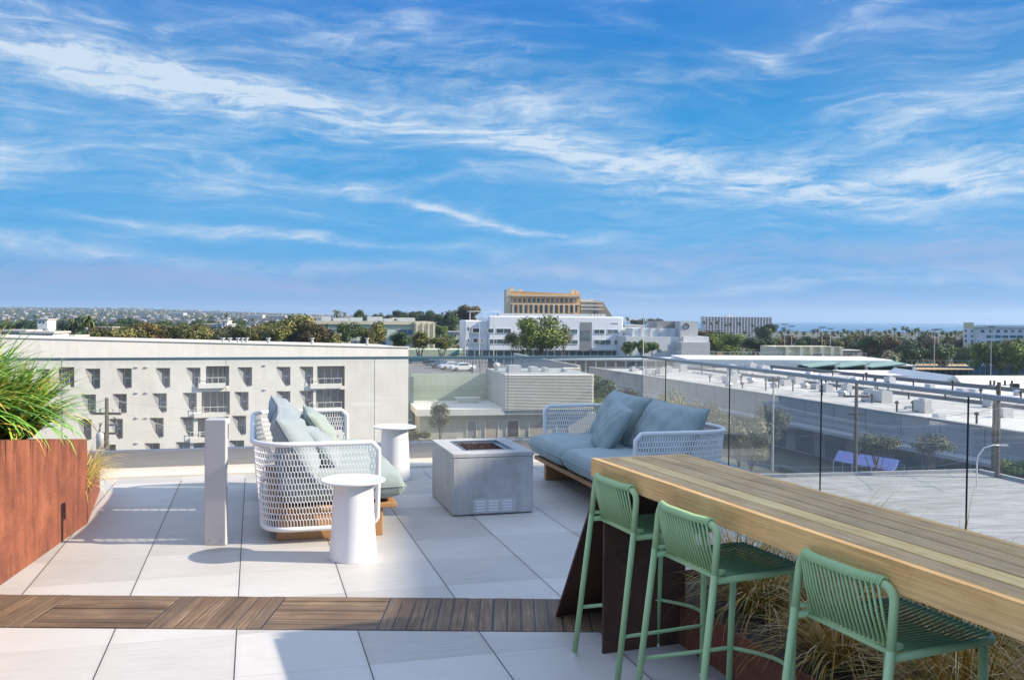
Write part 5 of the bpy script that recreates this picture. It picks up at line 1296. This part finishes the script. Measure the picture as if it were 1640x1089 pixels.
    F = Fac(1395, 180, .0); root = F.thing('white_shed', 'plain white shed roof between pavilion and tent roof', 'building'); A = F.pt; b = MB(); b.box(A(1390, 602)[0], A(1495, 602)[0], 0, 20, GZ, A(1450, 602)[1]); b.build('wall', wallmat('shed_white', (.66, .64, .60), .06, .2), root)
    b = MB(); b.box(A(1390, 602)[0], A(1495, 602)[0]+.3, -.2, -.01, A(1450, 602)[1]-.4, A(1450, 602)[1]+.15); b.build('fascia', tm, root)
    G = sheet('dirt_patch', [gz(1455, 601, GZ+.2)[:2], gz(1560, 601, GZ+.2)[:2], gz(1545, 590, GZ+.2)[:2], gz(1440, 592, GZ+.2)[:2]], -13.5, mat('tan_dirt', (.42, .29, .15), .95, var=.2, vscale=.2))
    F = Fac(1455, 300, 0); root = F.thing('mesh_fence', 'blue green mesh sports fence below the dark trees at right', 'fence'); A = F.pt
    b = MB(); x0 = A(1452, 585)[0]; x1 = A(1660, 585)[0]
    for k in range(24): a = x0+(x1-x0)*k/23; b.box(a-.06, a+.06, 0, .12, GZ, A(1500, 577)[1])
    b.box(x0, x1, 0, .1, A(1500, 577)[1]-.12, A(1500, 577)[1]); b.build('posts', M['steel'], root)
    b = MB(); b.box(x0, x1, .14, .18, GZ, A(1500, 586)[1]); b.build('screen', wallmat('screen_blue', (.04, .14, .19)), root)
cream_panels()
# ---- middle distance low things between the ribbed roof and the office
def mid_things():
    F = Fac(880, 235, .05); root = F.thing('covered_walkway', 'low white roofed parking canopy below the office building', 'building'); A = F.pt; wh = wallmat('walk_white', (.70, .70, .68), .05, .3)
    b = MB(); x0 = A(884, 580)[0]; x1 = A(1105, 578)[0]; z = A(950, 574.5)[1]; b.box(x0, x1, 0, 12, z-.5, z); b.build('roof', wh, root)
    b = MB()
    for k in range(14): a = x0+1+(x1-x0-2)*k/13; b.box(a-.18, a+.18, .4, .8, GZ, z-.5)
    b.build('column', wh, root)
    b = MB(); b.box(x0+.5, x1-.5, 10, 10.3, GZ, z-.6); b.build('back_wall', wallmat('walk_grey', (.4, .4, .39)), root)
    F = Fac(655, 225, .1); root = F.thing('green_roof_shed', 'pale green shed roof with a teal gable behind the parking deck', 'building'); A = F.pt
    b = MB(); x0 = A(652, 560)[0]; x1 = A(742, 560)[0]; b.box(x0, x1, 0, 10, GZ, A(700, 560)[1]); b.build('wall', wallmat('shed_green', (.50, .56, .40), .05, .3), root)
    b = MB(); x0 = A(722, 560)[0]; xm = A(735, 560)[0]; zt = A(735, 558.5)[1]; zb = A(722, 567.5)[1]; b.add([(x0, -1.5, zb), (xm, -1.5, zb), (xm, -1.5, zt), (x0, -.05, zb), (xm, -.05, zb), (xm, -.05, zt)], [(0, 1, 2), (3, 5, 4), (0, 2, 5, 3), (0, 3, 4, 1), (1, 4, 5, 2)]); b.build('gable', wallmat('gable_teal', (.04, .17, .20)), root)
    for (x0, x1, yt, yb, Y, c, lb) in ((708, 745, 532, 545, 380, (.55, .52, .45), 'low beige house between the trees left of the office building'), (300, 333, 539, 550, 260, (.6, .6, .62), 'small white house behind the apartment roof at centre left'), (35, 85, 534, 548, 170, (.66, .67, .66), 'white flat roofed house behind the far left of the apartment block'),
                                       (152, 180, 525, 540, 300, (.60, .50, .48), 'pinkish house right of the tall palm pair'), (325, 370, 520, 536, 300, (.55, .58, .66), 'blue white house among the belt trees'), (0, 40, 531, 545, 190, (.62, .6, .56), 'cream house at the far left edge'),
                                       (355, 364, 515, 524, 298, (.8, .8, .8), 'small white gable among the belt trees'), (1247, 1300, 543, 553, 520, (.58, .55, .5), 'low beige house behind the cream panel building'), (1300, 1345, 541, 551, 560, (.62, .6, .56), 'low pale house behind the right part of the cream panel building'),
                                       (1350, 1380, 562, 572, 360, (.35, .24, .2), 'brown roofed house at the end of the cream panel building'), (1520, 1540, 553, 562, 420, (.6, .58, .55), 'small pale house below the hotel corner'), (60, 76, 512, 524, 330, (.7, .7, .7), 'small white tower house at far left'), (100, 118, 540, 546, 180, (.5, .14, .08), 'red tiled roof under the left palm')):
        G = Fac(x0, Y, .15); r2 = G.thing('house', lb, 'house'); w = G.pt(x1, yt+5)[0]; zt = G.pt(x0, yt)[1]
        b = MB(); b.box(0, w, 0, 9, GZ, zt); b.build('wall', wallmat('house%d' % x0, c, .06, .3), r2)
        b = MB(); b.box(-.3, w+.3, -.4, 9.3, zt+.002, zt+.35); b.build('roof', wallmat('house_roof', (.50, .47, .44)), r2)
        windows(G, r2, [(x0+2.5+k*6, yt+3, x0+5+k*6, yt+6) for k in range(int((x1-x0-3)/6))])
mid_things()

# ------------------------------------------------------------------ poles, lamps, wires
def light_pole(x, ytop, Y, ybase, label, kind='flood', group='tall floodlight poles on the right skyline', w=None):
    p = at(x, ytop, Y); r_ = thing('light_pole', label, 'light pole', (p.x, p.y, GZ), 0, group); H = p.z-GZ; s = Y/FPX
    b = MB(); b.tube([(0, 0, 0), (0, 0, H)], [max(.12, .55*s), max(.07, .35*s)], 8); b.build('pole', M['boll'], r_)
    if kind == 'flood':
        b = MB(); W = 5*s; b.box(-W, W, -.15, .15, H-.1, H+.15)
        for k in range(5): b.box(-W+k*W/2-.35*s, -W+k*W/2+.35*s, -.4, .2, H+.16, H+.16+1.3*s)
        b.build('floodlight', wallmat('flood_grey', (.25, .27, .30)), r_)
    return r_
for x, y, Y, lb in ((1497, 529, 300, 'tallest white floodlight pole left of the hotel'), (1317, 525, 330, 'floodlight pole above the middle of the cream panel building'), (1268, 523, 360, 'paired floodlight pole right of the tower block'), (1257, 520, 360, 'floodlight pole next to the right end of the tower block'),
                    (1330, 527, 420, 'short floodlight pole beyond the cream panel building'), (1392, 528, 430, 'floodlight pole among the skyline palms'), (1588, 524, 290, 'floodlight pole in front of the white hotel'), (1503, 528, 420, 'floodlight pole just behind the tallest one')):
    light_pole(x, y, Y, 0, lb)
for x, y, Y, lb in ((1031, 500, 190, 'thin tall pole crossing the clock building front'), (768, 512, 240, 'thin grey pole before the left of the office building'), (791, 502, 240, 'thin taller pole before the office building window band'), (706, 535, 215, 'thin pole left of the green shed'), (745, 540, 230, 'thin short pole right of the green shed')):
    light_pole(x, y, Y, 0, lb, 'plain', 'thin plain poles in the middle distance')
def street_poles():
    p = at(1239, 611, 104); r_ = thing('street_lamp', 'grey street lamp with a dark boxy head over the dusty trees', 'street lamp', (p.x, p.y, GZ), 0); H = p.z-GZ
    b = MB(); b.tube([(0, 0, 0), (0, 0, H)], [.14, .09], 8); b.build('pole', M['boll'], r_)
    b = MB(); b.box(-.6, .6, -.3, .3, H, H+.35); b.build('lamp_head', M['black'], r_)
    p = at(1120, 606, 100)
    for (x, yt, Y, lb) in ((1372, 612, 78, 'dark wooden pole between the two round street trees'), (1600, 612, 66, 'thick weathered pole by the curved lamp at right'), (1593, 640, 72, 'thin pale pole touching the thick weathered pole')):
        utility_pole(x, yt, Y, lb, arms=(x == 1372))
    p = at(1565, 727, 62); r_ = thing('street_lamp', 'white street lamp with a curved arm at the flat roof corner', 'street lamp', (p.x, p.y, GZ), 0); H = p.z-GZ
    q = at(1603, 726, 62); dx = q.x-p.x
    b = MB(); b.tube([(0, 0, 0), (0, 0, H-.6), (.08, 0, H-.1), (.5, 0, H+.45), (dx*.7, 0, H+.62), (dx, 0, H+.60)], .05, 8); b.build('pole', M['white'], r_, smooth=True)
    b = MB(); b.box(dx-.1, dx+.45, -.12, .12, H+.52, H+.66); b.build('lamp_head', M['boll'], r_, bevel=.03)
    # blue awning with tables beneath
    z = -13.0; A, B_, C_, D_ = gz(1335, 737, z), gz(1350, 729, z), gz(1448, 744, z), gz(1430, 754, z)
    r_ = thing('blue_awning', 'long bright blue fabric canopy down on the street beyond the flat roof', 'awning', (0, 0, 0))
    b = MB(); P = [A, B_, C_, D_]; m1 = A.lerp(B_, .5)+Vector((0, 0, .8)); m2 = C_.lerp(D_, .5)+Vector((0, 0, .8)); b.add([A, B_, C_, D_, m1, m2], [(0, 3, 5, 4), (1, 4, 5, 2), (0, 4, 1), (3, 2, 5)]); b.build('cover', mat('blue_canvas', (.11, .15, .40), .7, var=.1), r_)
    b = MB()
    for t in (0, .33, .66, 1):
        for e0, e1 in ((A, D_), (B_, C_)):
            p = e0.lerp(e1, t); b.tube([(p.x, p.y, GZ), (p.x, p.y, z)], .05, 6)
    b.build('post', M['white'], r_)
    # wires
    def wire(pts, label, r0=.018, sag=.6):
        b = MB(); P = [Vector(p) for p in pts]; out = []
        for i in range(len(P)-1):
            for k in range(13):
                t = k/12; q = P[i].lerp(P[i+1], t); q.z -= sag*4*t*(1-t); out.append(q)
        b.tube(out, r0, 4); tag(b.build('overhead_wire', mat('wire_grey', (.45, .45, .44), .6)), label, 'wire', 'overhead wires along the side street')
    wire([at(1130, 678, 92), at(1372, 668, 78), at(1660, 640, 60)], 'upper pale overhead wire seen through the right glass')
    wire([at(1130, 688, 92), at(1372, 690, 78), at(1660, 706, 60)], 'second overhead wire seen through the right glass')
    wire([at(1120, 726, 80), at(1400, 745, 74), at(1600, 722, 66)], 'lowest overhead wire just above the flat roof')
    wire([at(-60, 700, 90), at(171, 652, 70), at(420, 706, 95)], 'lower wire from the transformer pole across the apartment front')
    wire([at(-60, 660, 90), at(171, 640, 70), at(660, 672, 100)], 'upper wire from the transformer pole across the apartment front')
street_poles()

# ------------------------------------------------------------------ far city as uncountable stuff
def far_city():
    rnd = random.Random(11); cols = [wallmat('far_pale', (.30, .30, .31)), wallmat('far_grey', (.19, .20, .22)), wallmat('far_tan', (.24, .22, .20)), wallmat('far_dark', (.06, .09, .05))]
    b = MB()
    for k in range(3400):
        Y = rnd.uniform(650, 5200)**1.0; x = rnd.uniform(-60, 760); d = ray(x, 520); X = d.x/d.y*Y
        if X > 60+.05*Y and Y > 1700: continue
        gz_ = GZ + max(0, (Y-1200))*.012*max(0, min(1, (700-x)/500))
        w = rnd.uniform(5, 16)*(1+Y/5000); h = rnd.choice((4, 5, 6, 7, 9))*(1+Y/12000); b.cur = rnd.choices((0, 1, 2), (4, 2, 2))[0]
        b.box(X-w/2, X+w/2, Y, Y+w, gz_-12, gz_+h)
    tag(b.build('distant_city', cols), 'hazy sprawl of tiny pale houses out to the horizon', 'city', kind='stuff')
    b = MB()
    for k in range(6400):
        Y = 330+rnd.random()**1.5*4300; x = rnd.choice((rnd.uniform(-80, 760), rnd.uniform(-80, 1720), rnd.uniform(1100, 1720))) if Y < 1700 else rnd.uniform(-80, 900); d = ray(x, 520); X = d.x/d.y*Y; gz_ = GZ + max(0, (Y-1200))*.012*max(0, min(1, (700-x)/500))
        if x > 900 and Y > 1340: continue
        s = (rnd.uniform(3.5, 7)*(1+Y/7000) if x < 900 else (rnd.uniform(3, 5) if Y < 600 else rnd.uniform(1.8, 3.2))); h = rnd.uniform(5, 10)*(1+Y/9000) if x < 900 else (rnd.uniform(2.5, 5.5) if Y < 600 else rnd.uniform(1.2, 3)); near = Y < 1000
        for j in range(34 if near else (14 if Y < 1800 else 6)):
            q0 = Vector((rnd.gauss(0, 1), rnd.gauss(0, 1), rnd.gauss(0, .8))).normalized()*s*.6*rnd.random()**.5
            c = Vector((X, Y, gz_+h-s*.45))+q0; L = (1.9 if near and x < 900 else (1.2 if x >= 900 else 3.0))*rnd.uniform(.6, 1.3)*(1 if Y < 1800 else 2)
            q = Vector((rnd.gauss(0, 1), rnd.gauss(0, 1), rnd.gauss(0, 1))).normalized()*L*.5; e = q.orthogonal().normalized()*L*.45
            b.cur = 0 if (k*7) % 4 else 1
            b.add([c-q, c+e, c+q, c-e], [(0, 1, 2, 3)])
    tag(b.build('distant_trees', [M['leaf_dark'], M['leaf_russet']]), 'far tree cover scattered among the distant houses', 'trees', kind='stuff')
    b = MB(); pts = []
    for k in range(60):
        X = -9000+k*170; pts.append((X, 9000, GZ+25+22*sin(k*.35)+14*sin(k*.9+1)+max(0, (30-k))*1.2))
    vs = [(-9500, 9000, GZ-5)]+pts+[(1400, 9000, GZ-5)]
    base = [(v[0], 5200, GZ) for v in pts]; back = [(v[0], 12000, GZ) for v in pts]; n = len(pts)
    b.add(base+pts+back, [(i, i+1, n+i+1, n+i) for i in range(n-1)]+[(n+i, n+i+1, 2*n+i+1, 2*n+i) for i in range(n-1)])
    tag(b.build('hills', wallmat('far_hills', (.20, .22, .22), .3, .004), smooth=True), kind='structure')
    # larger far blocks at left
    for (x0, x1, yt, Y, lb) in ((270, 293, 501, 1900, 'far grey apartment slab, larger of the pair on the left skyline'), (250, 262, 504, 2100, 'far small grey slab left of the larger one'), (395, 420, 504, 1700, 'far pale slab above the belt trees'), (430, 456, 505, 1600, 'far pale slab right of the other one above the belt trees')):
        p = at(x0, yt, Y); q = at(x1, yt, Y); b = MB(); b.box(0, q.x-p.x, 0, 30, GZ-p.z*0, p.z)
        b2 = thing('far_slab_block', lb, 'building', (p.x, p.y, 0), .1); b.build('wall', wallmat('far_slab', (.5, .5, .52)), b2)
        w = MB(); nf = 6
        for j in range(nf): zz = p.z-2-j*3.2; w.box(1, q.x-p.x-1, -.3, -.05, zz-1.6, zz)
        w.build('window_bands', M['window'], b2)
far_city()

# ------------------------------------------------------------------ what shades the terrace: the taller wing and its canopy, outside the view to the right
def shaders():
    tan = math.tan(SUN_EL); H = 10.5; D = H/tan
    sx = lambda Y: -.71-.148*(Y-4.8)
    Y0, Y1 = -14.0, 9.25
    A = (sx(Y1)+D, Y1); B_ = (sx(Y0)+D, Y0)
    root = thing('taller_wing', 'taller wing of the building that shades the right of the terrace', 'building', (0, 0, 0))
    b = MB(); b.prism([A, B_, (B_[0]+12, Y0), (A[0]+12, Y1)][::-1], GZ, H); b.build('wall', wallmat('wing_wall', (.55, .54, .50)), root)
    root = thing('shade_canopy', 'flat canopy over the right side of the terrace', 'canopy', (0, 0, 0))
    h = 3.2; c = Vector((-1.2+h/tan, 4.41)); e1 = Vector((cos(.36), sin(.36)))*-1; e1 = Vector((cos(.35), sin(.35))); e2 = Vector((.34, -.94)).normalized()
    P = [c, c+e1*.5, c+e1*.5+e2*3.5, c+e2*3.5]
    b = MB(); b.prism([(p.x, p.y) for p in P][::-1], h-.12, h); b.build('roof', M['white'], root)
    b = MB()
    for p in (P[1], P[2]): b.tube([(p.x-.1, p.y, GZ), (p.x-.1, p.y, h-.12)], .08, 10)
    b.build('post', M['boll'], root)
shaders()

# ------------------------------------------------------------------ air
def haze():
    b = MB(); b.box(-12800, 12800, -500, 12800, GZ-32, 130); m = bpy.data.materials.new('air'); m.use_nodes = True; g = NG(m.node_tree); g.n.remove(g.n['Principled BSDF'])
    v = g.node('ShaderNodeVolumePrincipled', {'Color': (.62, .80, 1.0), 'Density': 1.1e-4, 'Anisotropy': .2}); g.l.new(v.outputs[0], g.n['Material Output'].inputs[1])
    tag(b.build('haze', m), kind='stuff')
haze()
